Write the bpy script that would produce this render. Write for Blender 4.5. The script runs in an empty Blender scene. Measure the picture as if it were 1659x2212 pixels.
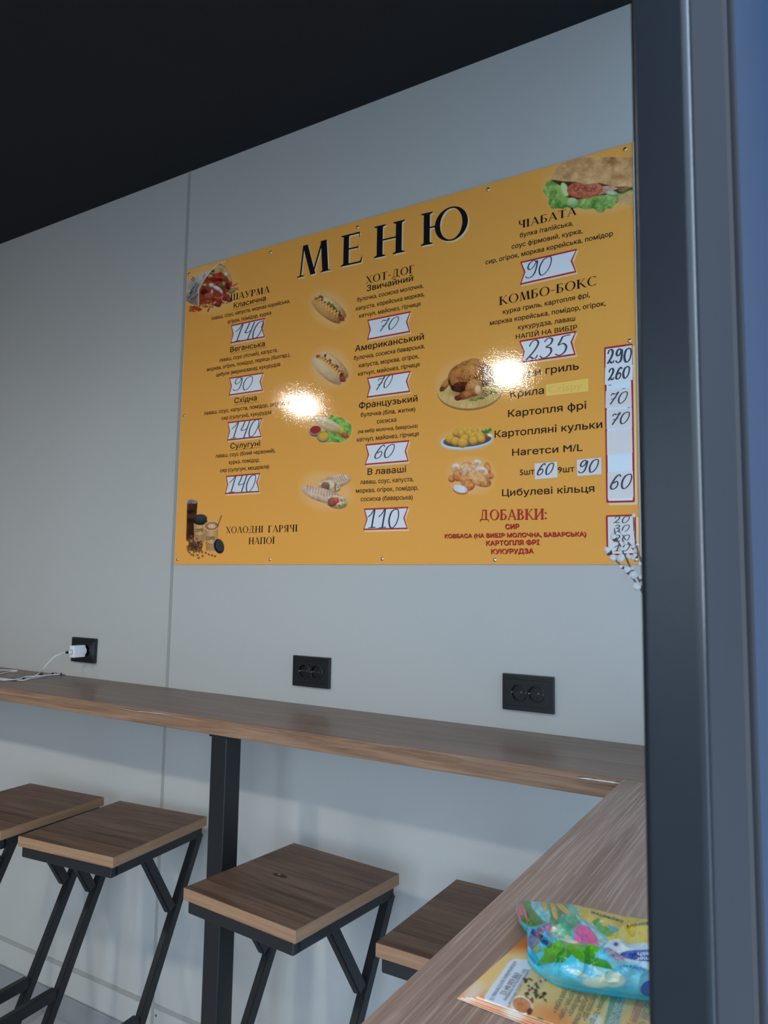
import bpy, bmesh, math, random
import numpy as np
from mathutils import Vector, Matrix

sc = bpy.context.scene
C = sc.collection
W, H = 1659.0, 2212.0

# ------------------------------------------------------------------ camera
FPX = 1581.36
CAM = np.array([0.0, -1.7074, 1.47])
R_ = np.array([0.8577, 0.5140, 0.0161]); R_ /= np.linalg.norm(R_)
F_ = np.array([-0.5129, 0.8528, 0.0986]); F_ -= R_ * (F_ @ R_); F_ /= np.linalg.norm(F_)
U_ = np.cross(R_, F_)
cd = bpy.data.cameras.new('camera'); cam = bpy.data.objects.new('camera', cd); C.objects.link(cam)
m = Matrix.Identity(4)
for i in range(3):
    m[i][0] = R_[i]; m[i][1] = U_[i]; m[i][2] = -F_[i]; m[i][3] = CAM[i]
cam.matrix_world = m
cd.sensor_fit = 'VERTICAL'; cd.sensor_height = 36.0; cd.sensor_width = 27.0
cd.lens = FPX / H * 36.0
cd.clip_start = 0.02
cd.dof.use_dof = True; cd.dof.focus_distance = 1.5; cd.dof.aperture_fstop = 14.0
sc.camera = cam

# ------------------------------------------------------------------ world, exposure
sc.view_settings.view_transform = 'Standard'; sc.view_settings.look = 'None'
sc.view_settings.exposure = 0.30; sc.view_settings.gamma = 1.0
sc.view_settings.use_curve_mapping = False
SKY = 5.6
wd = bpy.data.worlds.new('sky'); sc.world = wd; wd.use_nodes = True
nt = wd.node_tree; nt.nodes.clear()
tc = nt.nodes.new('ShaderNodeTexCoord'); sx = nt.nodes.new('ShaderNodeSeparateXYZ')
rp = nt.nodes.new('ShaderNodeValToRGB'); bg = nt.nodes.new('ShaderNodeBackground'); ow = nt.nodes.new('ShaderNodeOutputWorld')
nt.links.new(tc.outputs['Generated'], sx.inputs[0]); nt.links.new(sx.outputs['Z'], rp.inputs[0])
rp.color_ramp.elements[0].position = 0.0; rp.color_ramp.elements[0].color = (0.75, 0.88, 1.0, 1)
rp.color_ramp.elements[1].position = 0.8; rp.color_ramp.elements[1].color = (0.48, 0.67, 0.93, 1)
nt.links.new(rp.outputs[0], bg.inputs[0]); bg.inputs[1].default_value = SKY
nt.links.new(bg.outputs[0], ow.inputs[0])
LAMP_E = 270.0      # radiance of the ceiling downlights

def portal(name, loc, rot, sx_, sy_):
    l = bpy.data.lights.new(name, 'AREA'); l.shape = 'RECTANGLE'; l.size = sx_; l.size_y = sy_
    l.cycles.is_portal = True
    o = bpy.data.objects.new(name, l); C.objects.link(o); o.location = loc; o.rotation_euler = rot
portal('door_daylight', (-0.02, -2.35, 1.05), (0, math.pi / 2, 0), 2.1, 1.95)
portal('added_window_daylight', (-.6, -3.72, 1.2), (math.pi / 2, 0, math.pi), .94, 2.0)  # sky portal of the window added in the front wall

# ------------------------------------------------------------------ pixel <-> room helpers
def ray(x, y):
    return F_ + R_ * ((x - W / 2) / FPX) - U_ * ((y - H / 2) / FPX)
def hitY(x, y, Y=0.0):
    v = ray(x, y); return CAM + v * ((Y - CAM[1]) / v[1])
def hitZ(x, y, Z):
    v = ray(x, y); return CAM + v * ((Z - CAM[2]) / v[2])
def toPx(P):
    v = np.asarray(P, float) - CAM
    return W / 2 + FPX * (v @ R_) / (v @ F_), H / 2 - FPX * (v @ U_) / (v @ F_)

ZM = {1: (380, 540, 5.53), 2: (380, 860, 5.53), 3: (630, 560, 5.352), 4: (630, 850, 5.352), 5: (1030, 300, 4.484),
      6: (930, 690, 3.53), 7: (930, 920, 3.53), 8: (620, 400, 3.6065), 9: (980, 1900, 3.6867), 10: (930, 760, 6.911),
      11: (1130, 1930, 5.53), 12: (1280, 730, 10.058), 13: (1280, 900, 10.058), 14: (1290, 1090, 10.533), 15: (0, 1380, 6.9125)}
def zz(k, x, y):
    a, b, s = ZM[k]; return (a + x / s, b + y / s)

# poster: homography from its four photographed corners to the measured board
PX0, PX1, PZ0, PZ1 = -1.8206, -0.3530, 1.5242, 2.5242
def homog(src, dst):
    A = []; B = []
    for (x, y), (u, v) in zip(src, dst):
        A.append([x, y, 1, 0, 0, 0, -u * x, -u * y]); B.append(u)
        A.append([0, 0, 0, x, y, 1, -v * x, -v * y]); B.append(v)
    return np.append(np.linalg.solve(np.array(A), np.array(B)), 1).reshape(3, 3)
HM = homog([(404.5, 584), (1371.5, 309), (380, 1220), (1381, 1219.5)],
           [(PX0, PZ1), (PX1, PZ1), (PX0, PZ0), (PX1, PZ0)])
def PP(x, y):
    d = HM[2, 0] * x + HM[2, 1] * y + 1
    return (HM[0, 0] * x + HM[0, 1] * y + HM[0, 2]) / d, (HM[1, 0] * x + HM[1, 1] * y + HM[1, 2]) / d

# ------------------------------------------------------------------ object helpers
def lin(c):
    c = np.asarray(c, float) / 255.0
    return np.where(c <= 0.04045, c / 12.92, ((c + 0.055) / 1.055) ** 2.4)
def tag(o, label=None, cat=None, group=None, kind=None):
    if label: o['label'] = label
    if cat: o['category'] = cat
    if group: o['group'] = group
    if kind: o['kind'] = kind
    return o
def link(name, me, mat=None, parent=None):
    o = bpy.data.objects.new(name, me); C.objects.link(o)
    if mat is not None:
        for mm in (mat if isinstance(mat, (list, tuple)) else [mat]): me.materials.append(mm)
    if parent is not None: o.parent = parent
    return o
def empty(name, loc=(0, 0, 0), rz=0.0):
    o = bpy.data.objects.new(name, None); C.objects.link(o); o.location = loc; o.rotation_euler = (0, 0, rz)
    o.empty_display_size = 0.05
    return o
def mesh_bm(bm, name='m', smooth=False):
    me = bpy.data.meshes.new(name); bmesh.ops.recalc_face_normals(bm, faces=bm.faces[:]); bm.to_mesh(me); bm.free()
    if smooth:
        for p in me.polygons: p.use_smooth = True
    return me
def box_bm(bm, x0, x1, y0, y1, z0, z1, bev=0.0, seg=1):
    t = bmesh.new()
    vs = [t.verts.new((x, y, z)) for x in (x0, x1) for y in (y0, y1) for z in (z0, z1)]
    for f in ((0, 1, 3, 2), (4, 6, 7, 5), (0, 4, 5, 1), (2, 3, 7, 6), (0, 2, 6, 4), (1, 5, 7, 3)):
        t.faces.new([vs[i] for i in f])
    bmesh.ops.recalc_face_normals(t, faces=t.faces[:])
    if bev: bmesh.ops.bevel(t, geom=t.edges[:], offset=bev, segments=seg, affect='EDGES', profile=0.5)
    tm = bpy.data.meshes.new('t'); t.to_mesh(tm); t.free(); bm.from_mesh(tm); bpy.data.meshes.remove(tm)
def box(name, x0, x1, y0, y1, z0, z1, mat, parent=None, bev=0.0, seg=1):
    bm = bmesh.new(); box_bm(bm, x0, x1, y0, y1, z0, z1, bev, seg)
    return link(name, mesh_bm(bm, name), mat, parent)
def cyl_bm(bm, p0, p1, r0, r1=None, n=24, cap=True):
    p0 = Vector(p0); p1 = Vector(p1); r1 = r0 if r1 is None else r1
    d = (p1 - p0).normalized(); a = d.orthogonal().normalized(); b = d.cross(a)
    A = [bm.verts.new(p0 + (a * math.cos(t) + b * math.sin(t)) * r0) for t in [2 * math.pi * i / n for i in range(n)]]
    B = [bm.verts.new(p1 + (a * math.cos(t) + b * math.sin(t)) * r1) for t in [2 * math.pi * i / n for i in range(n)]]
    for i in range(n): bm.faces.new((A[i], A[(i + 1) % n], B[(i + 1) % n], B[i]))
    if cap: bm.faces.new(A[::-1]); bm.faces.new(B)
def tube_bm(bm, pts, rad, n=8):
    pts = [Vector(p) for p in pts]; rings = []
    prev = None
    for i, p in enumerate(pts):
        d = (pts[min(i + 1, len(pts) - 1)] - pts[max(i - 1, 0)]).normalized()
        a = d.orthogonal().normalized() if prev is None else (prev - d * prev.dot(d)).normalized()
        prev = a; b = d.cross(a); r = rad[i] if isinstance(rad, (list, tuple)) else rad
        rings.append([bm.verts.new(p + (a * math.cos(t) + b * math.sin(t)) * r) for t in [2 * math.pi * k / n for k in range(n)]])
    for A, B in zip(rings, rings[1:]):
        for i in range(n): bm.faces.new((A[i], A[(i + 1) % n], B[(i + 1) % n], B[i]))
    bm.faces.new(rings[0][::-1]); bm.faces.new(rings[-1])
def smooth_path(pts, k=8):
    P = [np.array(p, float) for p in pts]; P = [2 * P[0] - P[1]] + P + [2 * P[-1] - P[-2]]; out = []
    for i in range(1, len(P) - 2):
        for j in range(k):
            t = j / k
            out.append(0.5 * ((2 * P[i]) + (-P[i - 1] + P[i + 1]) * t + (2 * P[i - 1] - 5 * P[i] + 4 * P[i + 1] - P[i + 2]) * t * t + (-P[i - 1] + 3 * P[i] - 3 * P[i + 1] + P[i + 2]) * t ** 3))
    out.append(P[-2]); return out
def sqbar_bm(bm, p0, p1, wx, wy, up=(1, 0, 0), bev=0.0):
    """rectangular tube between two points; wx along `up`, wy across"""
    p0 = Vector(p0); p1 = Vector(p1); d = (p1 - p0).normalized(); a = Vector(up); a = (a - d * a.dot(d)).normalized(); b = d.cross(a)
    t = bmesh.new()
    vs = [t.verts.new(p + a * (wx / 2 * sa) + b * (wy / 2 * sb)) for p in (p0, p1) for sa in (-1, 1) for sb in (-1, 1)]
    for f in ((0, 1, 3, 2), (4, 6, 7, 5), (0, 4, 5, 1), (2, 3, 7, 6), (0, 2, 6, 4), (1, 5, 7, 3)): t.faces.new([vs[i] for i in f])
    bmesh.ops.recalc_face_normals(t, faces=t.faces[:])
    if bev: bmesh.ops.bevel(t, geom=t.edges[:], offset=bev, segments=2, affect='EDGES')
    tm = bpy.data.meshes.new('t'); t.to_mesh(tm); t.free(); bm.from_mesh(tm); bpy.data.meshes.remove(tm)

# ------------------------------------------------------------------ materials
def new_mat(name):
    mt = bpy.data.materials.new(name); mt.use_nodes = True
    return mt, mt.node_tree, mt.node_tree.nodes['Principled BSDF']
def plain(name, col, rough=0.5, metal=0.0, spec=0.5, bump=None, vary=0.0, coat=0.0):
    mt, t, b = new_mat(name)
    b.inputs['Base Color'].default_value = (*col, 1); b.inputs['Roughness'].default_value = rough
    b.inputs['Metallic'].default_value = metal; b.inputs['Specular IOR Level'].default_value = spec
    b.inputs['Coat Weight'].default_value = coat
    g = t.nodes.new('ShaderNodeNewGeometry')
    if vary:
        n = t.nodes.new('ShaderNodeTexNoise'); n.inputs['Scale'].default_value = 1.6; n.inputs['Detail'].default_value = 5
        t.links.new(g.outputs['Position'], n.inputs['Vector'])
        mx = t.nodes.new('ShaderNodeMix'); mx.data_type = 'RGBA'
        mx.inputs[6].default_value = (*[c * (1 - vary) for c in col], 1); mx.inputs[7].default_value = (*[min(1, c * (1 + vary)) for c in col], 1)
        t.links.new(n.outputs['Fac'], mx.inputs[0]); t.links.new(mx.outputs[2], b.inputs['Base Color'])
    if bump:
        n = t.nodes.new('ShaderNodeTexNoise'); n.inputs['Scale'].default_value = bump[0]; n.inputs['Detail'].default_value = 2
        t.links.new(g.outputs['Position'], n.inputs['Vector'])
        bp = t.nodes.new('ShaderNodeBump'); bp.inputs['Strength'].default_value = 1; bp.inputs['Distance'].default_value = bump[1]
        t.links.new(n.outputs['Fac'], bp.inputs['Height']); t.links.new(bp.outputs[0], b.inputs['Normal'])
    return mt
def wood(name, axis, dark, mid, light, pore, rough=0.38, scale=1.0, pore_amt=0.5):
    mt, t, b = new_mat(name); L = t.links.new
    g = t.nodes.new('ShaderNodeTexCoord'); mp = t.nodes.new('ShaderNodeMapping')
    L(g.outputs['Object'], mp.inputs[0])
    s = {'X': (1.2, 16, 16), 'Y': (16, 1.2, 16)}[axis]; mp.inputs['Scale'].default_value = [v * scale for v in s]
    n = t.nodes.new('ShaderNodeTexNoise'); n.inputs['Scale'].default_value = 1.4; n.inputs['Detail'].default_value = 7; n.inputs['Roughness'].default_value = .62; n.inputs['Distortion'].default_value = 1.1
    L(mp.outputs[0], n.inputs['Vector'])
    cr = t.nodes.new('ShaderNodeValToRGB'); e = cr.color_ramp.elements
    e[0].position = .33; e[0].color = (*dark, 1); e[1].position = .7; e[1].color = (*light, 1); k = e.new(.5); k.color = (*mid, 1)
    L(n.outputs['Fac'], cr.inputs[0])
    mp2 = t.nodes.new('ShaderNodeMapping'); L(g.outputs['Object'], mp2.inputs[0])
    s2 = {'X': (6, 330, 330), 'Y': (330, 6, 330)}[axis]; mp2.inputs['Scale'].default_value = s2
    n2 = t.nodes.new('ShaderNodeTexNoise'); n2.inputs['Scale'].default_value = 1; n2.inputs['Detail'].default_value = 3; n2.inputs['Distortion'].default_value = .6
    L(mp2.outputs[0], n2.inputs['Vector'])
    c2 = t.nodes.new('ShaderNodeValToRGB'); c2.color_ramp.elements[0].position = .50; c2.color_ramp.elements[1].position = .66
    L(n2.outputs['Fac'], c2.inputs[0])
    mul = t.nodes.new('ShaderNodeMath'); mul.operation = 'MULTIPLY'; mul.inputs[1].default_value = pore_amt; L(c2.outputs[0], mul.inputs[0])
    mx = t.nodes.new('ShaderNodeMix'); mx.data_type = 'RGBA'; L(mul.outputs[0], mx.inputs[0]); L(cr.outputs[0], mx.inputs[6]); mx.inputs[7].default_value = (*pore, 1)
    L(mx.outputs[2], b.inputs['Base Color']); b.inputs['Roughness'].default_value = rough; b.inputs['Specular IOR Level'].default_value = .35
    bp = t.nodes.new('ShaderNodeBump'); bp.inputs['Distance'].default_value = .0006; bp.inputs['Strength'].default_value = .8; L(n2.outputs['Fac'], bp.inputs['Height']); L(bp.outputs[0], b.inputs['Normal'])
    return mt
def gloss(name, col=None, rough=0.05, strength=.00009, scale=330.0):
    """printed film with an orange-peel gloss; col=None takes the print from the 'Col' attribute"""
    mt, t, b = new_mat(name); L = t.links.new
    if col is None:
        a = t.nodes.new('ShaderNodeAttribute'); a.attribute_name = 'Col'; L(a.outputs['Color'], b.inputs['Base Color'])
    else: b.inputs['Base Color'].default_value = (*col, 1)
    b.inputs['Roughness'].default_value = rough
    g = t.nodes.new('ShaderNodeNewGeometry'); n = t.nodes.new('ShaderNodeTexNoise'); n.inputs['Scale'].default_value = scale; n.inputs['Detail'].default_value = 1.5
    L(g.outputs['Position'], n.inputs['Vector'])
    bp = t.nodes.new('ShaderNodeBump'); bp.inputs['Distance'].default_value = strength; L(n.outputs['Fac'], bp.inputs['Height']); L(bp.outputs[0], b.inputs['Normal'])
    return mt

GAIN = 1.22                                  # print colours were read under the room's light
POSTER = np.array([0.93, 0.425, 0.085])
M = {}
M['wall'] = plain('wall_panel_grey', (0.50, 0.51, 0.50), .42, bump=(60, .0004), vary=.03)
M['dimwall'] = plain('far_wall_grey', (0.16, 0.16, 0.165), .6)  # unseen walls, made darker so they bounce less light
M['joint'] = plain('joint_strip_grey', (0.36, 0.36, 0.34), .4)
M['ceiling'] = plain('ceiling_black', (0.012, 0.013, 0.015), .7, bump=(300, .0006), spec=.25)
M['floor'] = plain('floor_light', (0.42, 0.43, 0.45), .35, vary=.1)
M['skirt'] = plain('baseboard_grey', (0.27, 0.28, 0.30), .4, vary=.1)
M['ground'] = plain('pavement', (0.28, 0.28, 0.27), .9, vary=.15)
M['graphite'] = plain('graphite_paint', (0.010, 0.0125, 0.016), .26, spec=.18, bump=(900, .00006), vary=.25)
M['graphite2'] = plain('graphite_outer_paint', (0.027, 0.028, 0.032), .6, spec=0, bump=(900, .0001), vary=.2)
M['rubber'] = plain('rubber_seal', (0.034, 0.034, 0.035), .7, spec=0)
M['blackmetal'] = plain('black_powder_coat', (0.010, 0.011, 0.013), .38, bump=(900, .0002))
M['blackplastic'] = plain('black_plastic', (0.012, 0.014, 0.017), .35)
M['darkhole'] = plain('socket_hole', (0.003, 0.003, 0.003), .6)
M['brass'] = plain('contact_metal', (0.75, 0.62, 0.45), .3, metal=1)
M['steel'] = plain('screw_steel', (0.62, 0.60, 0.56), .28, metal=1)
M['whiteplastic'] = plain('white_plastic', (0.80, 0.83, 0.85), .3)
M['cable'] = plain('cable_white', (0.72, 0.75, 0.78), .4)
M['lampbody'] = plain('lamp_trim_black', (0.02, 0.02, 0.02), .5)
M['catkin'] = plain('catkin_fluff', (0.74, 0.76, 0.77), .95, bump=(700, .0015))
M['husk'] = plain('catkin_husk', (0.10, 0.055, 0.045), .6)
M['twig'] = plain('twig_bark', (0.17, 0.12, 0.09), .7, bump=(200, .001), vary=.3)
M['vase'] = plain('vase_glaze', (0.55, 0.56, 0.58), .25)
M['edgewhite'] = plain('board_white_edge', (0.86, 0.88, 0.90), .4)
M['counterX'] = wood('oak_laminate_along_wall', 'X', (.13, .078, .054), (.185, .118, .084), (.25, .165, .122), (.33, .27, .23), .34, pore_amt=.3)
M['counterY'] = wood('oak_laminate_window_lit', 'Y', (.22, .135, .102), (.31, .20, .155), (.38, .255, .20), (.62, .50, .44), .42, pore_amt=.45)  # same laminate as the wall counter, window light painted in as lighter wood
M['edgeX'] = wood('oak_edge_band', 'X', (.14, .072, .040), (.225, .125, .074), (.32, .19, .12), (.42, .30, .21), .5, scale=1.6, pore_amt=.3)
M['edgeY'] = wood('oak_edge_band_window', 'Y', (.14, .072, .040), (.225, .125, .074), (.32, .19, .12), (.42, .30, .21), .5, scale=1.6, pore_amt=.3)
M['seat'] = wood('stool_seat_laminate', 'X', (.085, .045, .029), (.155, .088, .056), (.225, .135, .088), (.3, .21, .15), .48, scale=1.5, pore_amt=.3)
for k_, ax_ in (('seatedge', 'X'), ('seatedgeY', 'Y')): M[k_] = wood('stool_edge_band_' + ax_.lower(), ax_, (.22, .12, .064), (.285, .16, .088), (.345, .20, .115), (.38, .26, .17), .55, scale=2.2, pore_amt=.3)
M['poster'] = gloss('poster_orange', tuple(POSTER))
M['print'] = gloss('poster_picture_print')
M['ink'] = gloss('ink_dark_brown', (0.022, 0.012, 0.010))
M['inkblack'] = gloss('ink_black', (0.010, 0.010, 0.014))
M['cream'] = gloss('ink_cream', (0.88, 0.70, 0.42))
M['red'] = gloss('ink_red', (0.55, 0.035, 0.03))
M['redshadow'] = gloss('ink_dark_red', (0.20, 0.03, 0.02))
M['paper'] = plain('sticker_paper', (0.80, 0.83, 0.88), .35)
M['paperwarm'] = plain('sticker_paper_warm', (0.78, 0.74, 0.74), .45)
M['tape'] = plain('sticker_tape_blue', (0.74, 0.86, 0.95), .3)
M['marker'] = plain('marker_navy', (0.022, 0.032, 0.065), .4)
M['underline'] = gloss('ink_ochre_line', (0.36, 0.19, 0.04))
M['yellow'] = plain('yellow_tape', (0.95, 0.60, 0.10), .4)
M['yellowink'] = plain('yellow_tape_ink', (0.85, 0.52, 0.10), .4)
mt, t_, b_ = new_mat('lamp_glow'); b_.inputs['Base Color'].default_value = (1, 1, 1, 1)
b_.inputs['Emission Color'].default_value = (1.0, 0.93, 0.80, 1); b_.inputs['Emission Strength'].default_value = LAMP_E; M['glow'] = mt
mt, t_, b_ = new_mat('added_daylight_film'); tr = t_.nodes.new('ShaderNodeBsdfTranslucent'); tr.inputs[0].default_value = (0.235, 0.275, 0.30, 1)  # blue translucent film made up to spread daylight over the right wall
df = t_.nodes.new('ShaderNodeBsdfDiffuse'); df.inputs[0].default_value = (0.0, 0.012, 0.036, 1); ad = t_.nodes.new('ShaderNodeAddShader')
t_.links.new(tr.outputs[0], ad.inputs[0]); t_.links.new(df.outputs[0], ad.inputs[1]); t_.links.new(ad.outputs[0], t_.nodes['Material Output'].inputs[0]); M['glass'] = mt
mt, t_, b_ = new_mat('window_glass'); b_.inputs['Base Color'].default_value = (0.92, 0.96, 1, 1)
b_.inputs['Roughness'].default_value = 0; b_.inputs['Transmission Weight'].default_value = 1; b_.inputs['IOR'].default_value = 1.02; M['clear'] = mt

# ------------------------------------------------------------------ room shell
ZC = 2.8820
S = 'structure'
o = empty('wall_back'); tag(o, kind=S)
XS = -1.8335
box('wall_panel', -5.2, XS - .006, 0, .06, 0, ZC, M['wall'], o)
box('wall_panel', XS + .006, -.02, 0, .06, 0, ZC, M['wall'], o)
box('trim_1', XS - .0062, XS + .0062, -.0015, .02, 0.075, ZC, M['joint']); tag(bpy.data.objects['trim_1'], kind=S)
box('trim_2', -5.2, -.06, -.004, .01, 0.157, 0.1705, M['joint'], bev=.001); tag(bpy.data.objects['trim_2'], kind=S)
bb = box('baseboard_back', -5.2, -.06, -.012, .0, 0, 0.075, M['skirt'], bev=.002); tag(bb, kind=S)
for x in (-1.817, -1.2, -2.9):
    bm = bmesh.new(); cyl_bm(bm, (x, -.0015, .137), (x, 0.001, .137), .004, n=12); link('screw', mesh_bm(bm), M['steel'], o)
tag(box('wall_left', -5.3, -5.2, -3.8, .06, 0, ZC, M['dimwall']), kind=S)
tag(box('floor', -5.3, -.03, -3.8, .06, -.08, 0, M['floor']), kind=S)
tag(box('ceiling', -5.3, -.03, -3.8, .06, ZC, ZC + .12, M['ceiling']), kind=S)
# unseen front wall; its mullioned window is added to let daylight in
wf = empty('wall_front'); tag(wf, kind=S)
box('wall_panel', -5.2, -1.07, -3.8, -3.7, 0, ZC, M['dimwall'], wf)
box('wall_panel', -.13, -.06, -3.8, -3.7, 0, ZC, M['wall'], wf)
box('wall_panel', -1.07, -.13, -3.8, -3.7, 0, .2, M['wall'], wf)
box('wall_panel', -1.07, -.13, -3.8, -3.7, 2.2, ZC, M['wall'], wf)
w2 = empty('added_window', (-.6, -3.75, .2)); tag(w2, kind=S)
for x in (-.44, 0, .44): box('mullion', x - .03, x + .03, -.03, .03, .06, 1.94, M['graphite'], w2)
for z in (.0, 1.94): box('frame_rail', -.47, .47, -.03, .03, z, z + .06, M['graphite'], w2)
for a, b in ((-.41, -.03), (.03, .41)): box('pane', a, b, -.003, .003, .06, 1.94, M['clear'], w2)
# right facade: door opening beside the camera, corner post, then a tinted pane
XI, XO, YP = -.0748, -.0475, -1.3474
w1 = empty('window_1', (XI, YP, 0)); tag(w1, kind=S)
def rb(name, x0, x1, y0, y1, z0, z1, mat, bev=.002, seg=2):
    return box(name, x0 - XI, x1 - XI, y0 - YP, y1 - YP, z0, z1, mat, w1, bev, seg)
rb('frame_post', XI, XO, YP, YP + .165, 0, ZC, M['graphite'], .0032, 8)
rb('outer_cover', XO - .0006, XO + .0012, YP + .006, YP + .163, 0, ZC, M['graphite2'], .0006)
rb('rubber_seal', XI + .004, XO - .003, YP + .165, YP + .245, 0, ZC, M['rubber'], 0)
rb('glazing_bead', XI, XO + .0012, YP + .245, YP + .262, 0, ZC, M['graphite2'], .002)
bm = bmesh.new(); vs_ = [bm.verts.new(v) for v in ((XO - .004 - XI, .262, 0), (XO - .004 - XI, -YP, 0), (XO - .004 - XI, -YP, ZC), (XO - .004 - XI, .262, ZC))]; bm.faces.new(vs_)
link('pane', mesh_bm(bm), M['glass'], w1)
wr = box('wall_right', -.13, -.03, -3.8, -3.35, 0, ZC, M['wall']); tag(wr, kind=S)
d1 = empty('door_1', (-.06, -3.35, 0)); tag(d1, kind=S)
box('jamb', -.015, .03, 0, .05, 0, ZC, M['graphite'], d1, .002)
box('lintel', -.015, .03, .05, 2.0026, 2.15, ZC, M['graphite'], d1, .002)  # unseen, set low to keep daylight off the top of the wall
tag(box('ground', -30, 30, -30, 30, -.14, -.10, M['ground']), kind=S)

# ------------------------------------------------------------------ ceiling lamps
def lamp(loc, label):
    o = empty('ceiling_downlight', loc)
    bm = bmesh.new(); n = 40
    A = [[bm.verts.new((r * math.cos(2 * math.pi * i / n), r * math.sin(2 * math.pi * i / n), z)) for i in range(n)] for r, z in ((.115, 0), (.115, -.030), (.10, -.034), (.094, -.030), (.094, -.006))]
    for a, b in zip(A, A[1:]):
        for i in range(n): bm.faces.new((a[i], a[(i + 1) % n], b[(i + 1) % n], b[i]))
    link('trim_ring', mesh_bm(bm, smooth=True), M['lampbody'], o)
    bm = bmesh.new(); R = []
    for k in range(6):
        a = k / 5 * math.pi / 2
        R.append([bm.verts.new((.092 * math.cos(a) * math.cos(2 * math.pi * i / n), .092 * math.cos(a) * math.sin(2 * math.pi * i / n), -.03 - .022 * math.sin(a))) for i in range(n)] if k < 5 else [bm.verts.new((0, 0, -.052))])
    for a, b in zip(R, R[1:]):
        for i in range(n):
            bm.faces.new((a[i], a[(i + 1) % n], b[(i + 1) % n], b[i]) if len(b) > 1 else (a[i], a[(i + 1) % n], b[0]))
    link('diffuser', mesh_bm(bm, smooth=True), M['glow'], o)
    tag(o, label, 'ceiling light', 'round downlights in the black ceiling')
lamp((-1.706, -2.677, ZC), 'round ceiling downlight mirrored in the right half of the orange menu board')
lamp((-3.427, -2.732, ZC), 'round ceiling downlight mirrored in the left half of the orange menu board')

# ------------------------------------------------------------------ counters and support post
ZT = 1.1284; TH = .0385; YF = -.3169
def slab(name, x0, x1, y0, y1, z0, z1, mtop, medge, parent=None, origin=None, bev=.0012):
    bm = bmesh.new(); box_bm(bm, x0, x1, y0, y1, z0, z1, bev, 2)
    bm.normal_update()
    for f in bm.faces: f.material_index = 0 if f.normal.z > .9 else 1
    return link(name, mesh_bm(bm, name), [mtop, medge], parent)
ca = empty('wall_counter', (-2.6, 0, ZT)); tag(ca, 'long brown wood effect bar counter fixed along the grey wall under the sockets', 'counter')
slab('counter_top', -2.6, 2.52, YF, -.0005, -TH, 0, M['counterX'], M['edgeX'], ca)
cb = empty('window_counter', (-.3, -.317, ZT)); tag(cb, 'brown wood effect counter running toward the camera with leaflets lying on it', 'counter')
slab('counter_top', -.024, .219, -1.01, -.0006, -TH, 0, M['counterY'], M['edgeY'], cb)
# pale printed grain cracks on the front edge band
def crack(px, parent, off):
    bm = bmesh.new(); prev = None
    for (x, y, w) in px:
        P = hitY(x, y, YF); a = bm.verts.new((P[0] - off[0], YF - .0004, P[2] - off[2] + w)); b = bm.verts.new((P[0] - off[0], YF - .0004, P[2] - off[2] - w))
        if prev: bm.faces.new((prev[0], a, b, prev[1]))
        prev = (a, b)
    me = mesh_bm(bm); return me
for pts, in (([(1246, 1680, .0004), (1258, 1681, .0010), (1272, 1682.3, .0016), (1282, 1684, .0010), (1298, 1686, .0015), (1312, 1688, .0012), (1324, 1689.6, .0016), (1334, 1691.4, .0008), (1343, 1692.4, .0010)],), ([(258, 1530.5, .0002), (278, 1533, .0007), (292, 1536, .0004), (304, 1537, .0009), (318, 1538, .0004), (336, 1540.5, .0009), (350, 1541.5, .0005), (370, 1545, .0002)],)):
    dark = [(x, y, w + .0009 + .0007 * math.sin(x)) for x, y, w in pts]
    a = link('grain_crack', crack(dark, ca, (-2.6, 0, ZT)), plain('grain_crack_dark', (.05, .035, .03), .5), ca); a.location.y = 0
    b = link('grain_crack', crack(pts, ca, (-2.6, 0, ZT)), plain('grain_crack_pale', (.62, .58, .55), .5), ca); b.location.y = -.0003
pb = empty('counter_support_post', (-1.3045, -.289, 0)); tag(pb, 'thick square black metal post holding up the wall counter between the stools', 'post')
box('tube', -.0255, .0255, -.0275, .0275, .006, ZT - TH - .0045, M['blackmetal'], pb, .003, 3)
box('top_plate', -.032, .032, -.0278, .06, ZT - TH - .0045, ZT - TH - .0002, M['blackmetal'], pb)
box('foot_plate', -.05, .05, -.05, .05, 0, .006, M['blackmetal'], pb, .001)

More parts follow.
